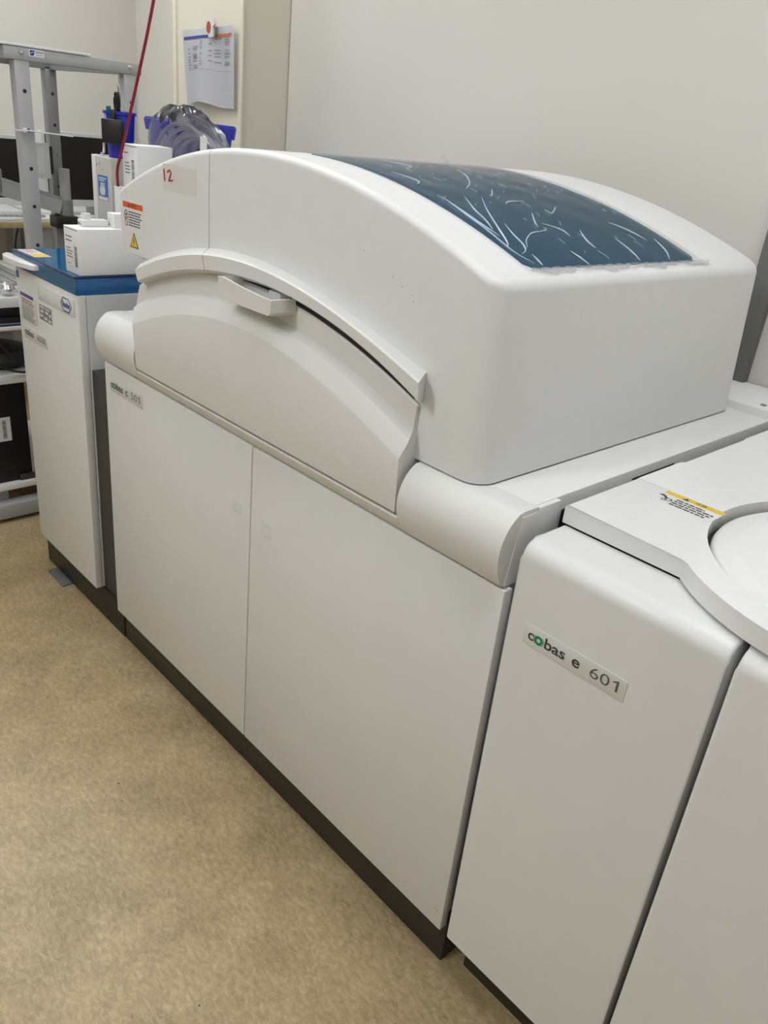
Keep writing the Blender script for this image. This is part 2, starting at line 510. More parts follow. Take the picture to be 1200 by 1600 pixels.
def badge(parent, x0, x1, z0, z1, y, model, x_letters):
    """name plate: silver film with printed lettering; o of the first word is a green ring"""
    b = obj('name_plate', prism([(x0 + .001, z0), (x1 - .001, z0), (x1, z0 + .001), (x1, z1 - .001), (x1 - .001, z1), (x0 + .001, z1), (x0, z1 - .001), (x0, z0 + .001)], 'y', y - 0.0012, y, 0.0004, 'a'), BADGE, parent)
    F = front(y - 0.0013)
    w = x1 - x0; h = z1 - z0
    zb = z0 + 0.30 * h
    c = F.text('c', x0 + 0.050 * w, x0 + 0.108 * w, zb, zb + 0.36 * h, bold=0.018)
    obj('lettering', c, INK, b)
    bm = NB()
    annulus(F, x0 + 0.160 * w, zb + 0.19 * h, 0.042 * w, 0.019 * w, 0, bm, sy=1.05)
    obj('green_ring', bm, GREEN, b)
    bm = NB()
    for s in (-1, 1):
        pts = []
        for k in range(9):
            a = math.radians(-50 + 100 * k / 8)
            pts.append((x0 + 0.160 * w + s * 0.054 * w * math.cos(a), zb + 0.19 * h + 0.052 * w * math.sin(a)))
        for k in range(8, -1, -1):
            a = math.radians(-50 + 100 * k / 8)
            pts.append((x0 + 0.160 * w + s * 0.048 * w * math.cos(a), zb + 0.19 * h + 0.050 * w * math.sin(a)))
        if s < 0: pts = pts[::-1]
        F.shape(bm, pts, 0, 0.0003)
    obj('green_arcs', bm, GREEN, b)
    obj('lettering', F.text('bas', x0 + 0.222 * w, x0 + 0.43 * w, zb - 0.005 * h, zb + 0.52 * h, bold=0.018), INK, b)
    if x_letters:
        obj('lettering', F.text(x_letters, x0 + 0.50 * w, x0 + 0.575 * w, zb - 0.01 * h, zb + 0.37 * h, bold=0.018), INK, b)
        obj('lettering', F.text(model[:2], x0 + 0.675 * w, x0 + 0.855 * w, zb - 0.01 * h, zb + 0.50 * h, bold=-0.004), INKL, b)
        u1 = x0 + 0.925 * w; v0, v1 = zb, zb + 0.50 * h
        bm = NB()
        F.shape(bm, [(u1 - 0.010 * w, v0), (u1 + 0.010 * w, v0), (u1 + 0.010 * w, v1), (u1 - 0.006 * w, v1), (u1 - 0.042 * w, v1 - 0.10 * h), (u1 - 0.042 * w, v1 - 0.165 * h), (u1 - 0.010 * w, v1 - 0.085 * h)], 0, 0.0003)
        obj('lettering', bm, INKL, b)
    else:
        obj('lettering', F.text(model, x0 + 0.58 * w, x0 + 0.93 * w, zb - 0.01 * h, zb + 0.52 * h, bold=0.0), INKL, b)
    return b
badge(AN, 0.024, 0.181, 0.7155, 0.7475, 0.0, '501', 'c')

# rolled front edge
ROLL = [(0.05, 0.8896), (0.022, 0.8896), (0.0135, 0.8888), (0.006, 0.8845), (-0.006, 0.8735), (-0.0145, 0.859), (-0.019, 0.843), (-0.0195, 0.829),
        (-0.0172, 0.815), (-0.0125, 0.801), (-0.0062, 0.789), (0.001, 0.7805), (0.02, 0.7795), (0.05, 0.7795)]
def arc_dense(P, k=3):
    return [(p.x, p.y) for p in smooth_path([(a, b, 0) for a, b in P], k)]
obj('front_roll', prism(arc_dense(ROLL), 'x', 0.0, 0.186, 0.003), ROLLW, AN)
obj('front_roll', prism(arc_dense(ROLL), 'x', 0.999, 1.194, 0.003), ROLLW, AN)
SILL = [(0.05, 0.8075), (-0.004, 0.8075), (-0.0125, 0.8068), (-0.0142, 0.8045), (-0.0125, 0.800), (-0.0062, 0.789), (0.001, 0.7805), (0.02, 0.7795), (0.05, 0.7795)]
obj('end_plate', prism([(0.016, 0.8825), (0.003, 0.7815), (0.098, 0.7815), (0.098, 0.8885), (0.0505, 0.8885), (0.0505, 0.8825)], 'x', 1.1875, 1.1955, 0.0005), WHITE, AN)
obj('front_sill', prism(SILL, 'x', 0.1865, 0.9985), WARMW, AN)
obj('inner_block', box(0.19, 0.995, 0.040, 0.74, 0.8, 1.03, 0.0), mat('inner_blue_dark', (0.01, 0.015, 0.03), 0.5), AN)  # filler body, its dark colour stands in for shade inside the hood gaps

# hood
HC = (-0.041, 0.049, -0.418, -0.003, 1.27)
def hz(x):
    return poly(HC, x - 0.575)
def hood_shell(xa, xb, xbt, y0, y1, zb, rl, rr, nx, fil=0.012, zb_fn=None):
    """xa..xb base, xbt right end at the top; rl / rr plan corner radii (0 = flat seam end)"""
    def outline(x0, x1):
        pts = []
        if rl > 0:
            for k in range(7):
                a = math.pi - k / 6 * math.pi / 2
                pts.append((x0 + rl + rl * math.cos(a), y0 + rl - rl * math.sin(a), math.cos(a), -math.sin(a)))
        for k in range(nx + 1):
            t = k / nx
            x = (x0 + rl) * (1 - t) + (x1 - rr) * t
            if (rl > 0 and k == 0) or (rr > 0 and k == nx):
                continue
            pts.append((x, y0, 0, -1))
        if rr > 0:
            for k in range(7):
                a = math.pi / 2 - k / 6 * math.pi / 2
                pts.append((x1 - rr + rr * math.cos(a), y0 + rr - rr * math.sin(a), math.cos(a), -math.sin(a)))
        return pts
    ym = y0 + y1
    bm = bmesh.new()
    rings = []
    base = outline(xa, xb); topo = outline(xa, xbt)
    def ring(f):
        fr = [f(*p) for p in f.src]
        return fr
    specs = [('b', 0)] + [('t', k) for k in range(7)]
    for kind, k in specs:
        fr = []
        src = base if kind == 'b' else topo
        for (x, y, nx_, ny_) in src:
            if kind == 'b':
                fr.append((x, y, zb))
            else:
                a = k / 6 * math.pi / 2
                ins = fil * (1 - math.cos(a))
                xx = x - nx_ * ins; yy = y - ny_ * ins
                fr.append((xx, yy, hz(xx) - fil + fil * math.sin(a)))
        F_ = [bm.verts.new(p) for p in fr]
        B_ = [bm.verts.new((p[0], ym - p[1], p[2])) for p in fr]
        rings.append((F_, B_))
    n = len(base)
    for (F0, B0), (F1, B1) in zip(rings, rings[1:]):
        for i in range(n - 1):
            bm.faces.new((F0[i], F0[i + 1], F1[i + 1], F1[i]))
            bm.faces.new((B0[i + 1], B0[i], B1[i], B1[i + 1]))
    FT, BT = rings[-1]
    for i in range(n - 1):
        bm.faces.new((FT[i], FT[i + 1], BT[i + 1], BT[i]))
    # end walls
    for e, flat in ((0, rl == 0), (-1, rr == 0)):
        if flat:
            bm.faces.new([r[0][e] for r in rings] + [r[1][e] for r in rings][::-1])
        else:
            for (F0, B0), (F1, B1) in zip(rings, rings[1:]):
                bm.faces.new((F0[e], F1[e], B1[e], B0[e]))
    return bm
HOOD = obj('hood', hood_shell(0.4215, 1.112, 1.0945, 0.018, 0.784, 0.8915, 0, 0.034, 40), HOODW, AN)
LH = obj('hood_end_cover', hood_shell(0.068, 0.4195, 0.4195, 0.018, 0.784, 1.036, 0.010, 0, 24), HOODW, AN)
obj('hood_inner_wall', box(0.152, 0.42, 0.024, 0.77, 0.892, 1.10), HOODW, AN)

# raised moulding over the arched flap
def lerp(a, b, t): return a + (b - a) * t
LT = (0.2858, 0.2392, -0.5013, -0.0627, 1.1008)      # at y=.016
LT2 = (0.3181, 0.2064, -0.5472, -0.0202, 1.1101)     # at y=-.012
LB = (-0.1031, -0.0449, -0.4857, 0.0032, 1.073)
def lip(s0, s1, n):
    S = [lerp(s0, s1, k / n) for k in range(n + 1)]
    X1 = [lerp(0.158, 0.991, s) for s in S]
    X2 = [lerp(0.190, 1.006, s) for s in S]
    X3 = [lerp(0.200, 1.009, s) for s in S]
    zt1 = [poly(LT, x - .6) for x in X1]
    zb = [poly(LB, x - .6) for x in X3]
    zt2 = [lerp(a, b, 0.30) + 0.004 for a, b in zip(zt1, zb)]
    rows = [[(x, 0.021, z + .001) for x, z in zip(X1, zt1)],
            [(x, 0.016, z) for x, z in zip(X1, zt1)],
            [(x, -0.009, z + .0015) for x, z in zip(X2, zt2)],
            [(x, -0.012, z - .001) for x, z in zip(X2, zt2)],
            [(x, -0.012, z + 0.002) for x, z in zip(X3, zb)],
            [(x, -0.010, z) for x, z in zip(X3, zb)],
            [(x - 0.02, 0.021, z - 0.012) for x, z in zip(X3, zb)]]
    return grid(rows)
obj('arch_moulding', lip(0.0, 0.3135, 20), WARMW, AN)
obj('arch_moulding', lip(0.3155, 1.0, 40), WARMW, AN)

# arched flap with stepped face
def gap_strip_rows(n=50):
    rows = []
    for y, f in ((0.0176, 0), (0.0158, 0), (0.0158, 1), (0.0176, 1)):
        r = []
        for k in range(n + 1):
            x = lerp(0.30, 0.975, k / n)
            lo = poly((-0.0532, 0.0886, -0.4702, -0.049, 1.0589), x - .6) - 0.012
            r.append((x, y, lo if f else lo + 0.035))
        rows.append(r)
    return rows
obj('dark_gap_strip', grid(gap_strip_rows()), DARK, AN)  # added dark strip: paints the shade of the gap between moulding and flap
T0 = (-0.0532, 0.0886, -0.4702, -0.049, 1.0589)
T1 = (-0.2182, 0.1102, -0.4673, -0.0543, 1.0237)
T2 = (0.2874, 0.0902, -0.592, -0.0356, 0.991)
N = 56
def frow(xl, xr, y, zf):
    return [(lerp(xl, xr, k / N), y, zf(lerp(xl, xr, k / N))) for k in range(N + 1)]
rows = [frow(.165, .985, .036, lambda x: poly(T0, x - .6) - .001),
        frow(.161, .987, .014, lambda x: poly(T0, x - .6)),
        frow(.161, .987, .0115, lambda x: poly(T0, x - .6) - .003),
        frow(.146, .986, .0105, lambda x: poly(T1, x - .6) + .0015),
        frow(.147, .987, .0093, lambda x: poly(T1, x - .6) + .0008),
        frow(.163, .9935, -.0033, lambda x: poly(T1, x - .6) - .0068),
        frow(.164, .994, -.0047, lambda x: poly(T1, x - .6) - .0088),
        frow(.183, .992, -.018, lambda x: poly(T2, x - .6)),
        frow(.184, .992, -.0185, lambda x: poly(T2, x - .6) - .002),
        frow(.193, .9955, -.0185, lambda x: .819),
        frow(.196, .994, -.017, lambda x: .8135),
        frow(.199, .992, -.012, lambda x: .8112),
        frow(.199, .992, .036, lambda x: .8112)]
FLAP = obj('arched_flap', grid(rows), WARMW, AN, ang=22)
# pull handle of the flap
hb = NB()
add_prism(hb, [(0.545, 1.040), (0.549, 1.0365), (0.690, 1.0365), (0.697, 1.041), (0.6985, 1.062), (0.672, 1.0625), (0.62, 1.066), (0.558, 1.0725), (0.545, 1.071)], 'y', -0.040, -0.0365)
add_prism(hb, [(0.545, 1.040), (0.5485, 1.037), (0.5485, 1.0715), (0.545, 1.071)], 'y', -0.0365, 0.008)
add_prism(hb, [(0.694, 1.039), (0.6985, 1.042), (0.6985, 1.062), (0.694, 1.0622)], 'y', -0.0365, 0.008)
add_prism(hb, [(0.5485, 1.0365), (0.694, 1.0365), (0.694, 1.040), (0.5485, 1.040)], 'y', -0.0365, 0.008)
bmesh.ops.remove_doubles(hb, verts=hb.verts, dist=1e-6)
obj('pull_handle', hb, WARMW, FLAP)
obj('latch_block', box(0.640, 0.672, -0.004, 0.02, 1.045, 1.066, 0.002), GREYW, FLAP)

# tinted window with its protective film
def patch(x0, x1, y0, y1, r, lift, thick, nx=40, ny=10, wob=0.0):
    bm = bmesh.new()
    def on(x, y, l):
        dz = (hz(x + .001) - hz(x - .001)) / .002
        nrm = Vector((-dz, 0, 1)).normalized()
        return Vector((x, y, hz(x))) + nrm * l
    cols = []
    for i in range(nx + 1):
        x = lerp(x0, x1, i / nx)
        # rounded corners: shrink y range near ends
        d = min(x - x0, x1 - x)
        ins = r - math.sqrt(max(0, r * r - (r - d) ** 2)) if d < r else 0
        a, b = y0 + ins, y1 - ins
        if wob and i in (nx,):
            pass
        cols.append([(x, lerp(a, b, j / ny)) for j in range(ny + 1)])
    def xy(i, j):
        x, y = cols[i][j]
        if wob and i >= nx - 1:
            x += wob * (math.sin(y * 60) + 0.6 * math.sin(y * 143 + 1))
        return x, y
    T = [[bm.verts.new(on(*xy(i, j), lift + thick)) for j in range(ny + 1)] for i in range(nx + 1)]
    B = [[bm.verts.new(on(*xy(i, j), lift)) for j in range(ny + 1)] for i in range(nx + 1)]
    for i in range(nx):
        for j in range(ny):
            bm.faces.new((T[i][j], T[i + 1][j], T[i + 1][j + 1], T[i][j + 1]))
            bm.faces.new((B[i][j], B[i][j + 1], B[i + 1][j + 1], B[i + 1][j]))
    for i in range(nx):
        bm.faces.new((T[i][0], B[i][0], B[i + 1][0], T[i + 1][0]))
        bm.faces.new((T[i][ny], T[i + 1][ny], B[i + 1][ny], B[i][ny]))
    for j in range(ny):
        bm.faces.new((T[0][j], T[0][j + 1], B[0][j + 1], B[0][j]))
        bm.faces.new((T[nx][j], B[nx][j], B[nx][j + 1], T[nx][j + 1]))
    return bm
WIN = obj('hood_window', patch(0.575, 1.066, 0.110, 0.572, 0.014, 0.0, 0.0014), GLASSB, AN)
WIN['label'] = 'blue tinted window under crinkled clear film'
# crinkled film: real sheet with shallow relief
fb = bmesh.new()
nxf, nyf = 70, 50
G = []
for i in range(nxf + 1):
    row = []
    for j in range(nyf + 1):
        x = lerp(0.565, 1.078, i / nxf); y = lerp(0.102, 0.590, j / nyf)
        if i == nxf: x += 0.003 * math.sin(y * 60) + 0.002 * math.sin(y * 143 + 1) - 0.001
        if j == 0: y += 0.0015 * math.sin(x * 70)
        dz = (hz(x + .001) - hz(x - .001)) / .002
        nrm = Vector((-dz, 0, 1)).normalized()
        w = math.sin(31 * x + 17 * y + 2 * math.sin(23 * y)) * math.sin(27 * y - 11 * x + 1.5 * math.sin(19 * x))
        l = 0.0026 + 0.0006 * w + 0.0005 * math.sin(90 * x + 60 * y) * max(0, w)
        if x > 1.066 or y > 0.572 or y < 0.11: l = 0.0012 + 0.0008 * abs(math.sin(y * 95))
        row.append(fb.verts.new(Vector((x, y, hz(x))) + nrm * l))
    G.append(row)
for i in range(nxf):
    for j in range(nyf):
        fb.faces.new((G[i][j], G[i + 1][j], G[i + 1][j + 1], G[i][j + 1]))
obj('protective_film', fb, FILM, WIN, ang=60)
FEDGE = clear_mat('film_edge', (0.95, 0.95, 0.95), 0.03, 0.15, 1.25, (0.75, 0.75, 0.75), 0.35)
eb = bmesh.new()
prev = None
for j in range(91):
    y = lerp(0.112, 0.612, j / 90)
    wv = 0.006 + 0.0035 * math.sin(y * 47) + 0.002 * math.sin(y * 130 + 1)
    row = []
    for k in range(4):
        x = 1.0668 + wv * k / 3 * 1.5
        row.append(eb.verts.new((x, y, hz(x) + 0.0016 + 0.0016 * abs(math.sin(y * 120 + k * 1.3)))))
    if prev:
        for k in range(3): eb.faces.new((prev[k], prev[k + 1], row[k + 1], row[k]))
    prev = row
obj('film_border', eb, FEDGE, WIN, ang=70)
cl = bmesh.new()
prev = None
for j in range(9):
    t_ = j / 8
    p = Vector((0.585 + 0.012 * t_, 0.405 + 0.03 * t_, hz(0.59) + 0.003))
    q = p + Vector((-0.012, 0.004, 0.013 * math.sin(math.pi * t_) + 0.004))
    row = [cl.verts.new(p), cl.verts.new(p.lerp(q, .5) + Vector((0, 0, .002))), cl.verts.new(q)]
    if prev:
        for k in range(2): cl.faces.new((prev[k], prev[k + 1], row[k + 1], row[k]))
    prev = row
obj('film_curl', cl, FEDGE, WIN, ang=70)
CREASES = [[(0.677, 0.368), (0.734, 0.332), (0.79, 0.281), (0.816, 0.245)],
 [(0.857, 0.238), (0.905, 0.197), (0.958, 0.161), (0.999, 0.136), (1.014, 0.124), (1.017, 0.116)],
 [(0.857, 0.198), (0.907, 0.167), (0.942, 0.154), (0.971, 0.139)],
 [(0.952, 0.186), (0.982, 0.17), (1.01, 0.16), (1.026, 0.149), (1.035, 0.131)],
 [(1.02, 0.16), (1.0, 0.181), (0.982, 0.214), (0.977, 0.243), (0.971, 0.263), (0.963, 0.266)],
 [(0.951, 0.275), (0.963, 0.293), (0.975, 0.302), (0.991, 0.299)],
 [(0.861, 0.144), (0.914, 0.131), (0.971, 0.125), (1.027, 0.119), (1.058, 0.132)],
 [(0.873, 0.141), (0.939, 0.132), (0.989, 0.134)],
 [(0.972, 0.349), (1.003, 0.326), (1.025, 0.322)], [(1.031, 0.248), (1.047, 0.25), (1.065, 0.252)],
 [(0.998, 0.413), (1.036, 0.406), (1.062, 0.396)], [(1.0, 0.53), (1.039, 0.51), (1.062, 0.485)],
 [(0.914, 0.296), (0.947, 0.264), (0.964, 0.252)], [(0.9, 0.346), (0.914, 0.349), (0.885, 0.396)],
 [(0.813, 0.312), (0.846, 0.275), (0.847, 0.268)], [(0.883, 0.267), (0.872, 0.288), (0.867, 0.332)],
 [(0.705, 0.548), (0.744, 0.553), (0.799, 0.556), (0.865, 0.556)], [(0.945, 0.469), (0.972, 0.49), (1.006, 0.5)],
 [(1.036, 0.151), (1.054, 0.146), (1.063, 0.144)], [(0.62, 0.23), (0.68, 0.25), (0.70, 0.22)], [(0.74, 0.15), (0.79, 0.16), (0.81, 0.14)]]
cb = bmesh.new()
for c in CREASES:
    pts = [Vector((p.x, p.y, hz(p.x) + 0.0026)) for p in smooth_path([(a, b, 0) for a, b in c], 5)]
    add_tube(cb, pts, lambda t: 0.0003 + 0.0011 * math.sin(math.pi * min(1, max(0, t))) , 6)
for k in range(60):
    x = random.uniform(0.62, 1.05); y = random.uniform(0.13, 0.55); a = random.uniform(-0.9, 0.2); l = random.uniform(0.004, 0.022)
    pts = [Vector((x + l * t * math.cos(a), y + l * t * math.sin(a) + 0.002 * math.sin(3 * t), hz(x + l * t * math.cos(a)) + 0.0024)) for t in (0, .33, .66, 1)]
    add_tube(cb, pts, 0.00035, 5)
o = obj('film_creases', cb, CRINK, WIN, ang=60); o['kind'] = 'stuff'

# stickers on the hood end cover
F = front(0.018)
s = obj('tape_strip', F.quad(NB(), 0.257, 0.377, 1.176, 1.222, 0, 0.0004), TAPE, LH)
bm = NB()
P_ = lambda pts: [F.p(a, b, 0.0008) for a, b in pts]
add_tube(bm, P_([(0.2625, 1.2125), (0.2640, 1.202), (0.2650, 1.1915)]), 0.0016, 6)
add_tube(bm, [v for v in smooth_path(P_([(0.276, 1.2075), (0.281, 1.2115), (0.2875, 1.209), (0.2865, 1.2035), (0.280, 1.1935)]), 5)] + P_([(0.287, 1.194), (0.2945, 1.1955)]), 0.0016, 6)
obj('red_number', bm, RED, s)
s = obj('warning_label', F.quad(NB(), 0.086, 0.175, 1.078, 1.138, 0, 0.0005), LABEL, LH)
obj('orange_band', F.quad(NB(), 0.089, 0.173, 1.1245, 1.1355, 0.0005, 0.0003), ORA, s)
obj('lettering', F.text('\u8b66\u544a', 0.125, 0.147, 1.1262, 1.1340, 0.0008), INK, s)
bm = NB(); F.shape(bm, [(0.110, 1.1262), (0.120, 1.1262), (0.115, 1.1340)], 0.0008, 0.0003); obj('warning_triangle', bm, INK, s)
bm = NB(); F.lines(bm, 0.112, 0.171, 1.090, 1.121, 6, 0.0005, 0.5); obj('print_lines', bm, INKL, s)
bm = NB(); annulus(F, 0.1015, 1.114, 0.0055, 0.0032, 0.0005, bm)
for sx in (-1, 1):
    annulus(F, 0.1015 + sx * 0.0045, 1.108, 0.0050, 0.0034, 0.0006, bm)
obj('hazard_symbol', bm, INK, s)
bm = NB(); annulus(F, 0.1015, 1.096, 0.0075, 0.0058, 0.0005, bm)
F.shape(bm, [(0.0965, 1.1008), (0.0975, 1.1018), (0.1068, 1.0915), (0.1058, 1.0905)], 0.0005, 0.0003)
obj('prohibition_sign', bm, RED, s)
s = obj('shock_label', F.shape(NB(), [(0.1135, 1.0485), (0.1505, 1.0485), (0.132, 1.079)], 0, 0.0005), INK, LH)
bm = NB(); F.shape(bm, [(0.1175, 1.0507), (0.1465, 1.0507), (0.132, 1.0745)], 0.0005, 0.0003); obj('yellow_field', bm, YEL, s)
bm = NB(); F.shape(bm, [(0.1325, 1.069), (0.1295, 1.0605), (0.1320, 1.0605), (0.1310, 1.0535), (0.1345, 1.0625), (0.1320, 1.0625), (0.1345, 1.069)], 0.0008, 0.0003); obj('lightning_mark', bm, INK, s)
bm = NB()
for a, b in ((0.30, 1.205), (0.95, 1.11), (0.905, 1.135), (0.925, 1.125), (0.945, 1.118), (0.84, 1.16)):
    F.shape(bm, ring_pts(a, b, 0.0011, 0.0008, 8), 0, 0.0001)
o = obj('dirt_specks', bm, FINE, HOOD); o['kind'] = 'stuff'

# ================================================================== immunoassay module on the right
EM = thing('immunoassay_module', 'white analyser module with round lid at the right edge', 'analyzer', (1.8, 0.45, 0))
obj('plinth', box(1.230, 2.4, 0.047, 0.80, 0.0, 0.098, 0.002), KICK, EM)
obj('carcass', box(1.2135, 2.4, 0.0855, 0.955, 0.1, 0.858, 0.002), DARK, EM)
PP = [(0.0, 0.101)]
for k in range(9):
    a = math.pi - k / 8 * math.pi / 2
    PP.append((0.024 + 0.024 * math.cos(a), 0.838 + 0.024 * math.sin(a)))
PP += [(0.085, 0.8635), (0.085, 0.101)]
def panel(a, b):
    return prism(PP, 'x', a, b, 0.0045, 'both', 3)
PN = obj('front_panel', panel(1.2145, 1.4975), DOORW, EM)
obj('front_panel', panel(1.5065, 1.98), DOORW, EM)
obj('front_panel', panel(1.989, 2.4), DOORW, EM)
badge(PN, 1.2425, 1.3985, 0.7225, 0.7535, 0.0, '601', 'e')
DC, RH, RO = (1.575, 0.275), 0.228, 0.268
def arc(r, a0, a1, n):
    return [(DC[0] + r * math.cos(math.radians(lerp(a0, a1, k / n))), DC[1] + r * math.sin(math.radians(lerp(a0, a1, k / n)))) for k in range(n + 1)]
YS = 0.2675
a_out = math.degrees(math.asin((0.084 - DC[1]) / RO))       # negative
ah = math.degrees(math.asin((YS - 0.001 - DC[1]) / RH))
pts = [(1.2125, 0.084)] + arc(RO, -180 - a_out, -360 - a_out + 360 if False else a_out, 30) if False else None
pts = [(1.2125, 0.084)] + [p for p in arc(RO, 180 - a_out, 360 + a_out, 34)] + [(2.4, 0.084), (2.4, YS - 0.001)]
pts += arc(RH, 360 + ah, 180 - ah, 48) + [(1.2125, YS - 0.001)]
SL = obj('top_cover', prism(pts, 'z', 0.8665, 0.892, 0.0035, 'b', 3), WHITE, EM)
ah2 = math.degrees(math.asin((YS - DC[1]) / RH))
pts = [(1.2125, YS)] + arc(RH, 180 - ah2, ah2, 48) + [(2.4, YS), (2.4, 0.96), (1.215, 0.96), (1.215, 0.62), (1.2195, 0.612), (1.2195, 0.40), (1.2125, 0.392)]
obj('top_cover', prism(pts, 'z', 0.8665, 0.892, 0.0012, 'b', 2), WHITE, EM)
obj('recess_floor', lathe((DC[0], DC[1], 0.8662), [(RH + .01, 0), (RH + .01, 0.0006)], 48), DARK, EM)
DISC = obj('round_lid', lathe((DC[0], DC[1], 0.8672), [(0.216, 0), (0.2205, 0.003), (0.2205, 0.009), (0.2185, 0.0125), (0.214, 0.0150), (0.2085, 0.016), (0.197, 0.0163), (0.193, 0.0185), (0.188, 0.0192), (0.01, 0.0200)], 96), WHITE, EM)
obj('rubber_bump', lathe((1.285, 0.60, 0.892), [(0.010, 0), (0.009, 0.002), (0.005, 0.003)], 18), HOODW, EM)
F = top_face(0.892)
s = obj('caution_label', F.quad(NB(), 1.262, 1.353, 0.215, 0.2635, 0, 0.0004), LABEL, SL)
obj('yellow_band', F.quad(NB(), 1.265, 1.353, 0.2515, 0.2635, 0.0004, 0.0002), YEL, s)
obj('lettering', F.text('\u6ce8\u610f', 1.310, 1.327, 0.2538, 0.2612, 0.0006), INK, s)
bm = NB(); F.shape(bm, [(1.292, 0.2525), (1.302, 0.2525), (1.297, 0.2615)], 0.0006, 0.0002); obj('warning_triangle', bm, INK, s)
bm = NB(); F.lines(bm, 1.289, 1.350, 0.219, 0.249, 4, 0.0004, 0.5); obj('print_lines', bm, INK, s)
bm = NB()
F.shape(bm, [(1.263, 0.240), (1.267, 0.246), (1.273, 0.243), (1.279, 0.237), (1.277, 0.233), (1.270, 0.239)], 0.0004, 0.0002)
annulus(F, 1.282, 0.232, 0.0055, 0.0032, 0.0004, bm); annulus(F, 1.277, 0.227, 0.004, 0.0022, 0.0004, bm)
obj('gear_symbol', bm, INK, s)

# ================================================================== control unit on the left
CU = thing('control_unit', 'narrow white control cabinet with blue translucent lid at the end of the line', 'analyzer', (-0.32, 0.4, 0))
CX0, CX1 = -0.513, -0.127
obj('plinth', box(-0.519, -0.005, 0.0185, 0.70, 0, 0.097, 0.002), KICK, CU)
obj('body', box(CX0 + 0.004, CX1, 0.0202, 0.74, 0.098, 0.898, 0.003), GREYW, CU)
CD = obj('front_door', box(CX0, CX1, 0.0, 0.02, 0.099, 0.8985, 0.0018), DOORW, CU)
obj('filler_panel', box(-0.126, -0.003, 0.024, 0.60, 0.0985, 0.718, 0.0015), CHAR, CU)
lb = NB()
add_box(lb, CX0 + .002, CX1 - .002, -0.002, 0.735, 0.938, 0.942)
add_box(lb, CX0 + .002, CX1 - .002, -0.002, 0.001, 0.9, 0.938)
add_box(lb, CX1 - .005, CX1 - .002, 0.001, 0.735, 0.9, 0.938)
add_box(lb, CX0 + .002, CX0 + .005, 0.001, 0.735, 0.9, 0.938)
add_box(lb, CX0 + .005, CX1 - .005, 0.732, 0.735, 0.9, 0.938)
LID = obj('blue_lid', lb, LIDB, CU)
LID['label'] = 'translucent blue acrylic lid'
for pa, pb_ in (((CX0 + .002, -0.002, .9395), (CX1 - .002, -0.002, .9395)), ((CX1 - .002, -0.002, .9395), (CX1 - .002, 0.735, .9395))):
    obj('lid_rim', add_tube(NB(), [Vector(pa), Vector(pb_)], 0.0029, 8), NAVY, LID)
# lid tab
tp = [(-0.535, 0.0), (-0.54, -0.012), (-0.528, -0.024), (-0.50, -0.033), (-0.45, -0.034), (-0.40, -0.030), (-0.352, -0.020), (-0.345, -0.012), (-0.345, 0.0)]
obj('lid_tab', prism(tp, 'z', 0.916, 0.929, 0.002), HOODW, LID)
F = top_face(0.942)
s = obj('lid_label', F.quad(NB(), -0.502, -0.385, 0.006, 0.048, 0, 0.0004), LABEL, LID)
obj('yellow_band', F.quad(NB(), -0.43, -0.387, 0.008, 0.046, 0.0004, 0.0002), YEL, s)
bm = NB(); F.lines(bm, -0.497, -0.44, 0.012, 0.042, 4, 0.0004, 0.4); obj('print_lines', bm, mat('pink_print', (0.55, 0.22, 0.20), 0.5), s)
# placards on the door
F = front(0.0)
s = obj('notice_placard', prism([(-0.490, 0.767), (-0.390, 0.767), (-0.387, 0.770), (-0.387, 0.837), (-0.390, 0.840), (-0.490, 0.840), (-0.493, 0.837), (-0.493, 0.770)], 'y', -0.0015, 0.0, 0.0004, 'a'), LABELG, CD)
F2 = front(-0.0016)
obj('blue_band', F2.quad(NB(), -0.489, -0.402, 0.8295, 0.8385, 0, 0.0003), BLUEI, s)
bm = NB(); F2.lines(bm, -0.484, -0.40, 0.812, 0.827, 2, 0, 0.7); obj('print_lines', bm, mat('rust_print', (0.40, 0.25, 0.18), 0.5), s)
bm = NB(); F2.lines(bm, -0.484, -0.394, 0.770, 0.811, 7, 0, 0.45); obj('print_lines', bm, FINE, s)
s = obj('rating_plate', F.quad(NB(), -0.367, -0.2905, 0.792, 0.8305, 0, 0.0008), FINE, CD)
F2 = front(-0.0009)
bm = NB()
for (a, b, c, d) in ((-.362, -.335, .823, .828), (-.33, -.297, .824, .8275), (-.36, -.34, .812, .818), (-.328, -.31, .813, .820), (-.305, -.293, .809, .816), (-.362, -.345, .800, .806), (-.338, -.318, .797, .803), (-.312, -.294, .795, .801)):
    F2.quad(bm, a, b, c, d, 0, 0.0003)
obj('print_fields', bm, LABELG, s)
s = obj('logo_plate', box(-0.360, -0.1445, -0.004, 0.0, 0.8445, 0.8845, 0.0012), DOORW, CD)
F2 = front(-0.0042)
hexo = [(-0.218, 0.8655), (-0.203, 0.8825), (-0.170, 0.8825), (-0.153, 0.8655), (-0.170, 0.8475), (-0.203, 0.8475)]
hexi = [(-0.2135, 0.8655), (-0.2012, 0.8798), (-0.1718, 0.8798), (-0.1575, 0.8655), (-0.1718, 0.8502), (-0.2012, 0.8502)]
bm = NB()
VO = [bm.verts.new(F2.p(a, b, 0.0003)) for a, b in hexo]; VI = [bm.verts.new(F2.p(a, b, 0.0003)) for a, b in hexi]
for i in range(6): bm.faces.new((VO[i], VI[i], VI[(i + 1) % 6], VO[(i + 1) % 6]))
lg = obj('logo_hexagon', bm, BLUEI, s)
obj('lettering', F2.text('Roche', -0.2065, -0.1645, 0.8585, 0.8730, 0.0001, bold=0.04), BLUEI, lg)
badge(CD, -0.488, -0.331, 0.7175, 0.7495, 0.0, '6000', '')
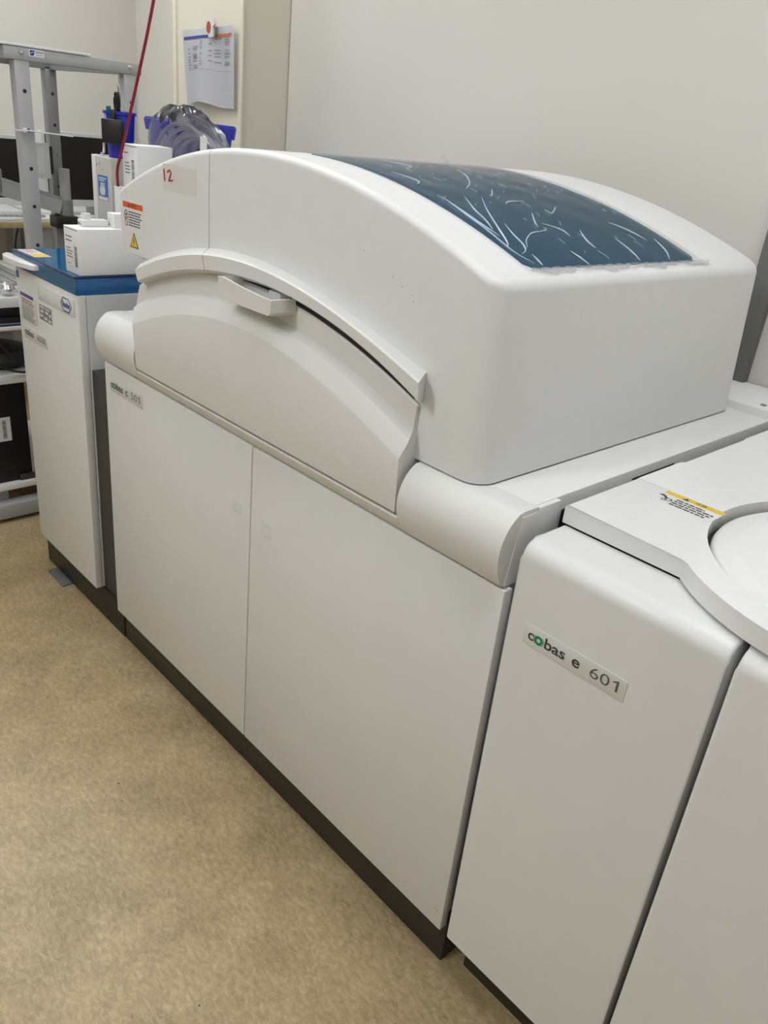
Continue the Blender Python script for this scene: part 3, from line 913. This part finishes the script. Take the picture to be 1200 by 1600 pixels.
bm = NB(); F.quad(bm, -0.508, -0.492, 0.872, 0.890, 0, 0.0006); obj('blue_sticker', bm, BLUEI, CD)
single('foot_pad', box(-0.447, -0.338, -0.014, 0.018, 0.0, 0.005, 0.001), PADG, 'grey square pad on the floor under the control cabinet', 'pad', (-0.39, 0, 0))

# ------------------------------------------------------------------ things on the lid (top at .942)
ZL = 0.9425
def carton(name, label, x0, x1, y0, y1, z0, z1, bars, lines):
    t = thing(name, label, 'box', ((x0 + x1) / 2, (y0 + y1) / 2, z0))
    b = obj('box_body', box(x0, x1, y0, y1, z0, z1, 0.0012), CARTON, t)
    obj('lid_gap', box(x0 + .002, x1 - .001, y0 - 0.0004, y0 + 0.0005, z1 - 0.0045, z1 - 0.0033), INK, t)
    F = front(y0)
    bm = NB(); F.bars(bm, *bars, h0=0.0, vertical=True, n=22); obj('barcode', bm, INK, b)
    bm = NB()
    for l in lines: F.lines(bm, *l[:4], l[4], 0, 0.32)
    obj('print_lines', bm, INKL, b)
    return t
carton('reagent_carton', 'white carton with a barcode at the front corner of the blue lid', -0.209, -0.131, 0.012, 0.20, ZL, 1.046,
       (-0.155, -0.141, 0.960, 1.006), [(-0.2, -0.155, 1.014, 1.032, 2), (-0.2, -0.165, 0.978, 1.004, 4), (-0.195, -0.18, 0.963, 0.968, 1)])
carton('reagent_carton', 'tall white carton with a barcode standing behind the hood end', -0.290, -0.214, 0.205, 0.300, ZL, 1.226,
       (-0.243, -0.230, 1.145, 1.192), [(-0.282, -0.246, 1.205, 1.212, 1), (-0.277, -0.248, 1.16, 1.19, 4)])
t = thing('reagent_cassette', 'low white reagent cassette with a screw cap lying on the front carton', 'reagent bottle', (-0.18, 0.08, 1.0462))
obj('cassette_body', box(-0.199, -0.170, 0.042, 0.105, 1.0462, 1.0612, 0.002), HOODW, t)
obj('screw_cap', cyl((-0.186, 0.057, 1.061), 'z', 0.0105, 0.0135, 18), HOODW, t)
bm = NB(); front(0.042).lines(bm, -0.196, -0.178, 1.050, 1.056, 2); obj('print_lines', bm, INKL, t)
t = thing('small_box', 'small white box with red print on the front carton', 'box', (-0.17, 0.12, 1.0462))
obj('box_body', box(-0.186, -0.150, 0.110, 0.150, 1.0462, 1.078, 0.0008), CARTON, t)
bm = NB(); front(0.110).lines(bm, -0.183, -0.168, 1.050, 1.054, 1); obj('print_lines', bm, RED, t)
bm = box(-0.342, -0.306, 0.204, 0.30, ZL, 1.122, 0.001)
single('slim_box', bm, CARTON, 'slim plain white box upright under the end of the red cord', 'box', (-0.324, 0.25, ZL))
# grey case with a blue sticker
t = thing('equipment_case', 'beige grey metal case with a blue hand sticker on the lid', 'case', (-0.40, 0.25, ZL))
cs = obj('case_body', box(-0.452, -0.347, 0.2, 0.302, ZL, 1.185, 0.003), GCASE, t)
obj('edge_strip', box(-0.4535, -0.432, 0.1985, 0.304, ZL, 1.187, 0.001), WARMW, t)
F = front(0.2)
s = obj('blue_sticker', F.quad(NB(), -0.423, -0.367, 1.080, 1.141, 0, 0.0005), mat('sticker_blue', (0.02, 0.13, 0.42), 0.4), cs)
obj('pale_strip', F.quad(NB(), -0.421, -0.369, 1.081, 1.089, 0.0005, 0.0003), LABELG, s)
bm = NB()
F.shape(bm, [(-0.409, 1.093), (-0.388, 1.093), (-0.382, 1.104), (-0.383, 1.113), (-0.389, 1.113), (-0.412, 1.112), (-0.415, 1.102)], 0.0005, 0.0003)
for k in range(4): F.quad(bm, -0.408 + k * 0.0062, -0.404 + k * 0.0062, 1.112, 1.1235, 0.0005, 0.0003)
F.lines(bm, -0.416, -0.372, 1.127, 1.138, 2, 0.0005, 0.6)
obj('hand_print', bm, LABELG, s)
for a, b in ((-0.425, 1.165), (-0.395, 1.155), (-0.41, 1.168)):
    obj('rivet', cyl((a, 0.1985, b), 'y', 0.003, 0.0015, 10), SILV, cs)
cb_ = tube([(-0.428, 0.215, 1.1915), (-0.438, 0.225, 1.1915), (-0.456, 0.235, 1.20), (-0.462, 0.24, 1.218), (-0.452, 0.25, 1.232), (-0.435, 0.26, 1.230), (-0.43, 0.275, 1.205), (-0.44, 0.285, 1.191)], 0.003, 8)
single('cable', cb_, KEYG, 'pale grey cable looped on top of the grey case', 'cable', (-0.43, 0.22, 1.1885))
# blue cup with tools, on the case
t = thing('blue_cup', 'blue plastic cup of tools on the grey case', 'cup', (-0.392, 0.25, 1.1855))
cup = NB()
prof = [(0.030, 0), (0.037, 0.10), (0.041, 0.101), (0.041, 0.108), (0.0355, 0.108), (0.029, 0.004)]
cupb = lathe((-0.389, 0.25, 1.1855), prof, 28)
obj('cup_body', cupb, BIN, t)
CUPC = Vector((-0.389, 0.25, 1.1855))
sp = thing('scissors', 'black handled scissors upright in the blue cup', 'scissors', CUPC + Vector((-0.005, 0, 0.006)))
bm = NB()
for s_ in (-1, 1):
    pts = [CUPC + Vector((-0.012 + s_ * (0.004 + 0.010 * math.cos(a)), 0.0, 0.128 + 0.022 * math.sin(a))) for a in [2 * math.pi * k / 14 for k in range(14)]]
    add_tube(bm, pts, 0.003, 6, closed=True)
obj('finger_loops', bm, BLACK, sp)
obj('blades', box(CUPC.x - .016, CUPC.x - .008, CUPC.y - .002, CUPC.y + .002, CUPC.z + .006, CUPC.z + .108), SILV, sp)
pp = thing('pen', 'green pen standing in the blue cup', 'pen', CUPC + Vector((0.006, -0.018, 0.006)))
b0 = CUPC + Vector((0.004, -0.014, 0.006)); b1 = CUPC + Vector((0.0, -0.030, 0.118))
obj('pen_barrel', add_tube(NB(), [b0, b0.lerp(b1, .5), b1], 0.006, 10), TEAL, pp)
obj('pen_clip', add_tube(NB(), [b1 + Vector((0.0, -0.007, -0.03)), b1 + Vector((0, -0.007, 0.0))], 0.0018, 6), HOODW, pp)
tl = thing('tool_pouch', 'black pouch pushed into the blue cup', 'pouch', CUPC + Vector((0.012, -0.035, 0.02)))
pb = box(-0.024, 0.030, -0.008, 0.008, 0.034, 0.090, 0.003)
pc = box(-0.006, 0.006, 0.0085, 0.0125, 0.080, 0.112, 0.001)
for q in (pb, pc):
    bmesh.ops.rotate(q, verts=q.verts, cent=(0, 0, 0), matrix=Matrix.Rotation(math.radians(40), 3, 'Z'))
    bmesh.ops.translate(q, verts=q.verts, vec=CUPC + Vector((0.036, -0.040, 0)))
obj('pouch_body', pb, BLACK, tl)
obj('pouch_clip', pc, BLACK, tl)
wl = tube([CUPC + Vector((0.016, 0.004, 0.01)), CUPC + Vector((0.018, 0.004, 0.11)), CUPC + Vector((0.004, 0.0, 0.165)), CUPC + Vector((-0.006, 0.002, 0.15)), CUPC + Vector((0.002, 0.01, 0.01))], 0.0016, 6)
single('wire_loop', wl, SILV, 'thin silver wire loop sticking out of the blue cup', 'wire', CUPC + Vector((0.01, 0, 0.01)))
# blue bin
t = thing('blue_bin', 'large blue plastic bin behind the clear bag', 'bin', (-0.32, 0.46, ZL))
def rect_ring(x0, x1, y0, y1, z, r=0.02, n=5):
    out = []
    for cx, cy, a0 in ((x1 - r, y1 - r, 0), (x0 + r, y1 - r, 90), (x0 + r, y0 + r, 180), (x1 - r, y0 + r, 270)):
        for k in range(n):
            a = math.radians(a0 + 90 * k / (n - 1)); out.append((cx + r * math.cos(a), cy + r * math.sin(a), z))
    return out
def shell(rings):
    bm = bmesh.new()
    V = [[bm.verts.new(p) for p in r] for r in rings]
    n = len(V[0])
    for A, B in zip(V, V[1:]):
        for i in range(n): bm.faces.new((A[i], A[(i + 1) % n], B[(i + 1) % n], B[i]))
    bm.faces.new(V[0][::-1]); bm.faces.new(V[-1])
    return bm
BX0, BX1, BY0, BY1 = -0.510, -0.185, 0.375, 0.47
obj('bin_body', shell([rect_ring(BX0 + .03, BX1 - .03, BY0 + .02, BY1 - .02, ZL), rect_ring(BX0 + .006, BX1 - .006, BY0 + .004, BY1 - .004, 1.262),
                       rect_ring(BX0 + .012, BX1 - .012, BY0 + .010, BY1 - .010, 1.262), rect_ring(BX0 + .036, BX1 - .036, BY0 + .026, BY1 - .026, ZL + .006)]), BIN, t)
obj('rim', shell([rect_ring(BX0, BX1, BY0, BY1, 1.256), rect_ring(BX0 - .003, BX1 + .003, BY0 - .003, BY1 + .003, 1.282), rect_ring(BX0, BX1, BY0, BY1, 1.288),
                  rect_ring(BX0 + .012, BX1 - .012, BY0 + .010, BY1 - .010, 1.288), rect_ring(BX0 + .012, BX1 - .012, BY0 + .010, BY1 - .010, 1.256)]), BIN, t)
# clear bag with coiled tube
t = thing('tubing_bag', 'clear plastic bag of coiled tubing in front of the blue bin', 'bag', (-0.13, 0.33, ZL))
bm = bmesh.new()
nu, nv = 40, 18
Rg = []
for i in range(nv + 1):
    ph = -math.pi / 2 + math.pi * i / nv
    row = []
    for j in range(nu):
        th = 2 * math.pi * j / nu
        cx_ = math.copysign(abs(math.cos(th)) ** 0.8, math.cos(th)); sy_ = math.sin(th)
        cz = math.copysign(abs(math.sin(ph)) ** 0.75, math.sin(ph))
        w = 1 + 0.03 * math.sin(5 * th + 3 * ph) + 0.025 * math.sin(9 * th - 7 * ph)
        x = -0.172 + 0.212 * cx_ * math.cos(ph) ** 0.8 * w - 0.05 * max(0, cz) * 1.0
        y = 0.333 + 0.027 * sy_ * math.cos(ph) ** 0.6
        z = 1.130 + 0.187 * cz * w
        row.append(bm.verts.new((x, y, max(ZL, z))))
    Rg.append(row)
for a, b in zip(Rg, Rg[1:]):
    for j in range(nu):
        bm.faces.new((a[j], a[(j + 1) % nu], b[(j + 1) % nu], b[j]))
bmesh.ops.remove_doubles(bm, verts=bm.verts, dist=1e-5)
obj('bag_film', bm, BAGM, t, ang=80)
for k, (r, dx, dz, yy) in enumerate(((0.155, -0.02, 0.0, 0.325), (0.145, -0.01, 0.002, 0.336), (0.150, 0.01, -0.01, 0.345), (0.120, 0.03, 0.012, 0.328), (0.105, 0.035, 0.02, 0.338))):
    pts = [Vector((-0.19 + dx + r * math.cos(a), yy + 0.005 * math.sin(2 * a), 1.128 + dz + r * math.sin(a))) for a in [2 * math.pi * q / 48 for q in range(48)]]
    obj('tube_coil', add_tube(NB(), pts, 0.0055, 8, closed=True, up=Vector((0, 1, 0))), TUBEM, t)
obj('black_clip', add_tube(NB(), [Vector((-0.10 + 0.035 * math.cos(a), 0.318, 1.205 + 0.026 * math.sin(a))) for a in [math.pi * q / 12 for q in range(13)]], 0.006, 8), BLACK, t)
obj('paper_slip', front(0.309).quad(NB(), -0.098, -0.068, 1.205, 1.262, 0, 0.0006), LABEL, t)
# red cord from the ceiling
single('red_cord', tube([(0.235, 0.215, ZC), (0.05, 0.21, 2.02), (-0.052, 0.205, 1.68), (-0.106, 0.20, 1.519), (-0.185, 0.199, 1.37), (-0.272, 0.197, 1.215), (-0.303, 0.197, 1.165), (-0.308, 0.199, 1.124)], 0.0036, 8, 8, up=Vector((0, 1, 0))), CORD,
       'thin red cord hanging from the ceiling to the hood end', 'cord', (0.235, 0.215, ZC))

# ================================================================== paper on the pillar
t = thing('notice_sheet', 'curled white sheet with a printed table pinned on the cream pillar', 'notice', (-0.83, 0.784, 1.335))
YP = 0.782
bm = bmesh.new()
G = []
for i in range(25):
    u = i / 24
    row = []
    for j in range(19):
        v = j / 18
        x = lerp(lerp(-0.967, -1.003, v), -0.676, u)
        z = lerp(1.330 + 0.012 * math.sin(math.pi * min(1, u * 1.4)), lerp(1.548, 1.562, u), v)
        y = YP - 0.002 - 0.016 * (1 - v) * (0.6 + 0.4 * math.cos((u - 0.42) * 7)) - (0.010 * max(0, u - 0.85) / 0.15 * v) - 0.012 * math.exp(-((u - 0.42) / 0.10) ** 2) * (1 - v) ** 0.7
        row.append((x, y, z))
    G.append(row)
V = [[bm.verts.new(p) for p in r] for r in G]
for i in range(24):
    for j in range(18):
        bm.faces.new((V[i][j], V[i + 1][j], V[i + 1][j + 1], V[i][j + 1]))
bmesh.ops.solidify(bm, geom=bm.faces[:], thickness=0.0008)
PS = obj('sheet', bm, PAPER, t, ang=60)
def on_sheet(u, v):
    i = min(23.999, u * 24); j = min(17.999, v * 18); i0, j0 = int(i), int(j); fu, fv = i - i0, j - j0
    P = lambda a, b: Vector(G[a][b])
    p = P(i0, j0) * (1 - fu) * (1 - fv) + P(i0 + 1, j0) * fu * (1 - fv) + P(i0, j0 + 1) * (1 - fu) * fv + P(i0 + 1, j0 + 1) * fu * fv
    return p + Vector((0, -0.0012, 0))
def sheet_quads(bm, u0, u1, v0, v1):
    n = max(1, int((u1 - u0) * 14))
    for k in range(n):
        a, b = lerp(u0, u1, k / n), lerp(u0, u1, (k + 1) / n)
        bm.faces.new([bm.verts.new(on_sheet(*p)) for p in ((a, v0), (b, v0), (b, v1), (a, v1))])
    return bm
obj('blue_band', sheet_quads(NB(), 0.03, 0.52, 0.865, 0.905), BLUEI, PS)
obj('orange_band', sheet_quads(NB(), 0.52, 0.94, 0.865, 0.905), mat('rust_band', (0.50, 0.14, 0.05), 0.6), PS)
bm = NB()
for (u0, u1, vs) in ((0.10, 0.17, (.74, .68, .63, .59, .56, .52, .48)), (0.2, 0.32, (.76, .73, .66, .64, .62, .60, .57, .51, .48)), (0.36, 0.42, (.83, .80, .77, .74, .66, .60, .56, .52)),
                     (0.52, 0.60, (.79, .70, .64, .57)), (0.62, 0.76, (.85, .71, .67, .63, .56)), (0.80, 0.92, (.84, .81, .78, .71, .67, .63, .56, .54))):
    for v in vs:
        sheet_quads(bm, u0, u1 - random.random() * .04, v - .008, v + .004)
sheet_quads(bm, 0.05, 0.96, 0.452, 0.455)
obj('table_print', bm, FINE, PS)
t = thing('magnet_clip', 'small picture magnet holding the notice on the pillar', 'magnet', (-0.80, 0.78, 1.53))
bm = prism([(-0.822, 1.572), (-0.770, 1.577), (-0.768, 1.560), (-0.779, 1.553), (-0.777, 1.527), (-0.802, 1.524)], 'y', 0.758, 0.764)
obj('magnet_plate', bm, LABELG, t)
Fm = front(0.758)
bm = NB(); Fm.shape(bm, ring_pts(-0.802, 1.552, 0.013, 0.017, 16), 0, 0.0004); obj('red_picture', bm, mat('brick_red_print', (0.35, 0.06, 0.02), 0.5), t)
obj('magnet_core', box(-0.802, -0.782, 0.7642, 0.7795, 1.532, 1.556), STEELD, t)

# ================================================================== computer rack on the far left
RX = -0.82
RK = thing('computer_rack', 'tall grey steel computer rack at the left edge', 'rack', (-1.1, 0.3, 0))
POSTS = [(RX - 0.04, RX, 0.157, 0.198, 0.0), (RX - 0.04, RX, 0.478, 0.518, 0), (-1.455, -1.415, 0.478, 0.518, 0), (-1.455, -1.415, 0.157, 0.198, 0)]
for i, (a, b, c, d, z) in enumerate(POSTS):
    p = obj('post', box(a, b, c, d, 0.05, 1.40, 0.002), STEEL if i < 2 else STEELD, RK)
    for z in (1.316, 1.216, 1.114, 1.010, 0.90):
        if i in (0, 1, 2):
            obj('bolt_hole', cyl((b - 0.0003, (c + d) / 2 + 0.002, z), 'x', 0.0055, 0.0008, 12), DARK, p)
rl = obj('top_rail', box(RX - 0.038, RX + 0.002, 0.13, 0.535, 1.392, 1.424, 0.002), STEEL, RK)
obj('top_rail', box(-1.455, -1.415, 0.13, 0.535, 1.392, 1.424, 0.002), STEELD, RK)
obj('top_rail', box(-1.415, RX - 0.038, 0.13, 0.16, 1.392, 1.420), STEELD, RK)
obj('top_rail', box(-1.415, RX - 0.038, 0.495, 0.53, 1.392, 1.420), STEELD, RK)
obj('top_board', box(-1.46, RX + 0.004, -0.05, 0.375, 1.425, 1.432, 0.001), HOODW, RK)
for y in (0.177, 0.498):
    obj('bolt', cyl((RX + 0.002, y, 1.412), 'x', 0.007, 0.005, 14, 0.004), SILV, RK)
F = right_face(RX + 0.002)
s = obj('maker_sticker', F.quad(NB(), 0.199, 0.241, 1.4045, 1.4215, 0, 0.0005), LABEL, rl)
bm = NB(); F.shape(bm, [(0.2015, 1.4065), (0.2115, 1.4065), (0.2155, 1.4195), (0.2015, 1.4195)], 0.0005, 0.0003); em = obj('emblem', bm, BLUEI, s)
bm = NB(); F.shape(bm, [(0.203, 1.4115), (0.2125, 1.4150), (0.2125, 1.4165), (0.203, 1.4130)], 0.0008, 0.0003); obj('emblem_stroke', bm, LABEL, em)
obj('lettering', F.text('SANWA', 0.2175, 0.2395, 1.4125, 1.4190, 0.0005, bold=0.02), INK, s)
obj('lettering', F.text('SUPPLY', 0.2180, 0.2390, 1.4070, 1.4105, 0.0005), INK, s)
# feet, shelves
obj('foot_bar', box(RX - 0.05, RX, -0.40, 0.60, 0.015, 0.066, 0.004), STEEL, RK)
obj('foot_bar', box(-1.465, -1.415, -0.40, 0.60, 0.015, 0.066, 0.004), STEEL, RK)
for x in (RX - 0.025, -1.44):
    for y in (-0.36, 0.56):
        obj('caster', cyl((x - 0.01, y, 0.0075), 'x', 0.0075, 0.02, 12), BLACK, RK)
obj('base_board', box(-1.41, RX - 0.025, -0.03, 0.46, 0.105, 0.128, 0.004), HOODW, RK)
for y in (0.0, 0.44):
    obj('base_support', box(-1.415, RX - 0.05, y, y + 0.03, 0.066, 0.105), STEEL, RK)
def tray(z, y0, y1, th):
    r = 0.09
    pts = [(-1.41, y1), (-1.41, y0)]
    for k in range(9):
        a = math.radians(-90 + 90 * k / 8); pts.append((RX + 0.02 - r + r * math.cos(a), y0 + r + r * math.sin(a)))
    pts += [(RX + 0.02, y1)]
    return prism(pts, 'z', z - th, z, 0.003)
obj('keyboard_shelf', tray(0.752, -0.25, 0.150, 0.030), ROLLW, RK)
obj('keyboard_shelf', box(-1.41, -0.866, 0.1505, 0.46, 0.722, 0.752, 0.002), ROLLW, RK)
obj('lower_shelf', tray(0.664, -0.08, 0.152, 0.012), ROLLW, RK)
obj('lower_shelf', tray(0.512, -0.13, 0.152, 0.026), ROLLW, RK)
for z in (0.752, 0.664, 0.512):
    obj('shelf_bracket', box(RX - 0.03, RX - 0.005, 0.1521, 0.1565, z - 0.05, z - 0.005), STEELD, RK)
obj('silver_knob', lathe((RX - 0.012, 0.082, 0.752), [(0.010, 0), (0.020, 0.012), (0.022, 0.022), (0.017, 0.034), (0.006, 0.041)], 20), SILV, RK)
z = thing('zip_tie', 'white cable tie around the front rack post', 'cable tie', (RX, 0.177, 1.213))
bm = add_tube(NB(), [Vector(p) for p in ((RX - 0.043, 0.153, 1.214), (RX + 0.003, 0.153, 1.214), (RX + 0.003, 0.201, 1.214), (RX - 0.043, 0.201, 1.214))], 0.0022, 6, closed=True)
obj('band', bm, HOODW, z)
obj('tail', tube([(RX + 0.004, 0.17, 1.216), (RX + 0.01, 0.23, 1.213), (RX + 0.012, 0.305, 1.209)], 0.002, 6), HOODW, z)
obj('lock', box(RX + 0.003, RX + 0.011, 0.163, 0.174, 1.210, 1.222, 0.001), HOODW, z)

def keyboard(label, x0, x1, y0, y1, z0, along_y, nk, nr, group=None):
    t = thing('keyboard', label, 'keyboard', ((x0 + x1) / 2, (y0 + y1) / 2, z0))
    obj('case', box(x0, x1, y0, y1, z0, z0 + 0.014, 0.004), ROLLW, t)
    bm = NB()
    for i in range(nk):
        for j in range(nr):
            if along_y:
                ya = lerp(y0 + .01, y1 - .01, i / nk); yb = ya + (y1 - y0 - .02) / nk * .82
                xa = lerp(x0 + .01, x1 - .01, j / nr); xb = xa + (x1 - x0 - .02) / nr * .82
            else:
                xa = lerp(x0 + .01, x1 - .01, i / nk); xb = xa + (x1 - x0 - .02) / nk * .82
                ya = lerp(y0 + .01, y1 - .01, j / nr); yb = ya + (y1 - y0 - .02) / nr * .82
            add_box(bm, xa, xb, ya, yb, z0 + .014, z0 + .021 + 0.001 * j, 0)
    o = obj('keys', bm, KEYG, t); o['kind'] = 'stuff'
    return t
keyboard('pale grey keyboard on the rack shelf beside the control cabinet', -1.32, -0.875, -0.005, 0.205, 0.7525, False, 18, 6)
# PC tower on the base board
t = thing('computer_tower', 'black computer tower with a white barcode sticker on the rack base', 'computer', (-1.12, 0.1, 0.128))
tw = obj('tower_case', box(-1.22, -0.862, -0.30 + 0.29, 0.115, 0.1285, 0.505, 0.006), BLACK, t)
F = right_face(-0.862)
s = obj('barcode_sticker', F.quad(NB(), 0.010, 0.058, 0.275, 0.357, 0, 0.0005), LABEL, tw)
bm = NB(); F.bars(bm, 0.032, 0.044, 0.285, 0.347, 0.0005, vertical=True, n=20); obj('barcode', bm, INKL, s)
obj('foot_strip', box(-0.862, -0.855, 0.07, 0.118, 0.13, 0.15, 0.001), CHAR, tw)
# clutter on the lower shelves
single('black_bag', lathe((-0.95, 0.06, 0.5125), [(0.05, 0), (0.10, 0.01), (0.115, 0.03), (0.10, 0.055), (0.05, 0.07), (0.02, 0.074)], 20), BLACK, 'black cable pile on the lower rack shelf', 'bag', (-0.95, 0.06, 0.5125))
t = thing('network_hub', 'slim black network hub with a pale blue edge on a rack shelf', 'hub', (-0.9, 0.10, 0.6645))
obj('hub_case', box(-1.05, RX + 0.012, 0.02, 0.145, 0.6645, 0.690, 0.002), mat('hub_black', (0.008, 0.010, 0.016), 0.4), t)
obj('hub_edge', box(-1.05, RX + 0.0135, 0.018, 0.147, 0.6705, 0.6735), mat('pale_blue', (0.20, 0.30, 0.38), 0.4), t)
obj('hub_black_box', box(-1.05, RX + 0.0, 0.03, 0.145, 0.6905, 0.7210, 0.003), BLACK, t)  # plain black box added to fill the space below the keyboard shelf
for k, (pts, lab) in enumerate(((((-0.805, 0.0, 0.66), (-0.79, 0.04, 0.60), (-0.79, 0.085, 0.55), (-0.80, 0.12, 0.53), (-0.83, 0.15, 0.53)), 'black cable drooping below the network hub'),
                                (((-0.80, -0.01, 0.585), (-0.785, 0.03, 0.545), (-0.79, 0.09, 0.522), (-0.80, 0.14, 0.525)), 'black cable lying over the lower rack shelf'))):
    single('cable', tube(pts, 0.0035, 6), BLACK, lab, 'cable', pts[0])

# ------------------------------------------------------------------ monitor arm on the rear rack post
t = thing('screen_mount', 'grey monitor arm on a round pole at the rear rack post', 'monitor mount', (-1.40, 0.52, 0.9))
PX, PY = -1.375, 0.505
obj('pole', cyl((PX, PY, 0.895), 'z', 0.019, 0.18, 20), STEEL, t)
obj('pole_sleeve', cyl((PX, PY, 0.915), 'z', 0.024, 0.055, 20), STEELD, t)
obj('pole_clamp', box(PX - .03, PX + .04, PY - .055, PY + .03, 0.872, 0.9149, 0.006), BLACK, t)
arm = NB()
def beam(bm, a, b, w, h):
    a = Vector(a); b = Vector(b); d = (b - a).normalized(); s_ = d.cross(Vector((0, 0, 1))).normalized() * w; u = s_.cross(d).normalized() * h
    V = [bm.verts.new(p + i * s_ + j * u) for p in (a, b) for i, j in ((-1, -1), (1, -1), (1, 1), (-1, 1))]
    for f in ((0, 3, 2, 1), (4, 5, 6, 7), (0, 1, 5, 4), (1, 2, 6, 5), (2, 3, 7, 6), (3, 0, 4, 7)): bm.faces.new([V[i] for i in f])
beam(arm, (PX, PY - .02, 0.945), (PX - 0.05, 0.275, 1.005), 0.014, 0.026)
obj('arm_beam', arm, STEEL, t)
arm = NB(); beam(arm, (PX - 0.0, PY - .02, 0.975), (PX - 0.05, 0.275, 1.035), 0.016, 0.004); obj('cable_cover', arm, SILV, t)
obj('arm_joint', cyl((PX - 0.05, 0.275, 0.985), 'z', 0.026, 0.075, 20), STEELD, t)
obj('arm_head', box(PX - 0.10, PX - 0.03, 0.20, 0.275, 1.035, 1.09, 0.006), STEEL, t)
t = thing('card_reader', 'white wall unit with a dark slot between the rack posts', 'card reader', (-1.30, 0.42, 1.03))
obj('reader_body', box(-1.33, -1.315, 0.378, 0.435, 1.045, 1.160, 0.003), GREYW, t)
obj('reader_edge', box(-1.33, -1.312, 0.4355, 0.443, 1.06, 1.15), BLACK, t)
obj('reader_panel', box(-1.3149, -1.313, 0.388, 0.413, 1.062, 1.15, 0.001), LABELG, t)
obj('mount_bracket', box(-1.42, -1.331, 0.425, 0.477, 1.09, 1.12), STEELD, t)

# ------------------------------------------------------------------ desk with monitors against the left wall
DK = thing('desk', 'white desk with a light wood edge behind the rack', 'desk', (-2.2, 0.3, 0))
obj('desk_top', box(-2.48, -1.905, -0.6, 0.672, 0.795, 0.817, 0.002), HOODW, DK)
obj('desk_edge', box(-1.905, -1.90, -0.6, 0.672, 0.793, 0.818, 0.001), WOOD, DK)
for x in (-2.44, -1.96):
    for y in (-0.56, 0.62):
        obj('desk_leg', box(x, x + .04, y, y + .04, 0, 0.795), STEEL, DK)
obj('modesty_panel', box(-2.40, -2.38, -0.52, 0.62, 0.25, 0.79), GCASE, DK)
ST = thing('side_table', 'narrow white side table beside the wood edged desk', 'table', (-2.24, 1.0, 0))
obj('table_top', box(-2.46, -2.02, 0.69, 1.33, 0.795, 0.817, 0.002), HOODW, ST)
for x in (-2.44, -2.08):
    for y in (0.71, 1.27):
        obj('table_leg', box(x, x + .04, y, y + .04, 0, 0.795), STEEL, ST)
keyboard('grey keyboard on the wood edged desk', -2.06, -1.915, 0.25, 0.655, 0.8175, True, 16, 5)
def monitor(label, x, y0, y1, z0, z1):
    t = thing('monitor', label, 'monitor', (x - 0.08, (y0 + y1) / 2, 0.8175))
    obj('back_shell', box(x - 0.045, x - 0.012, y0, y1, z0, z1, 0.006), BEZ, t)
    fr = NB()
    w = 0.014
    add_box(fr, x - .012, x, y0, y1, z0, z0 + 0.028); add_box(fr, x - .012, x, y0, y1, z1 - w, z1)
    add_box(fr, x - .012, x, y0, y0 + w, z0 + 0.028, z1 - w); add_box(fr, x - .012, x, y1 - w, y1, z0 + 0.028, z1 - w)
    obj('bezel', fr, BEZ, t)
    obj('screen', box(x - .011, x - .003, y0 + w, y1 - w, z0 + 0.028, z1 - w), SCREEN, t)
    ym = (y0 + y1) / 2
    obj('stand', box(x - .05, x - .03, ym - .03, ym + .03, 0.825, z0 + 0.05, 0.003), BEZ, t)
    obj('stand_foot', box(x - .14, x + .02, ym - .10, ym + .10, 0.8175, 0.826, 0.003), BEZ, t)
    obj('power_button', box(x, x + .001, y0 + 0.07, y0 + 0.08, z0 + 0.012, z0 + 0.020), BLUEI, t)
    return t
monitor('black monitor nearest the left edge behind the rack', -2.10, 0.20, 0.655, 0.862, 1.14)
monitor('black monitor behind the grey case and the rack', -2.06, 0.70, 1.16, 0.865, 1.170)
bm = tube([(-1.93, 0.52, 0.79), (-1.92, 0.50, 0.70), (-1.92, 0.55, 0.62), (-1.93, 0.60, 0.60)], 0.004, 6)
single('cable', bm, BLACK, 'black cable hanging under the wood edged desk', 'cable', (-1.93, 0.52, 0.79))
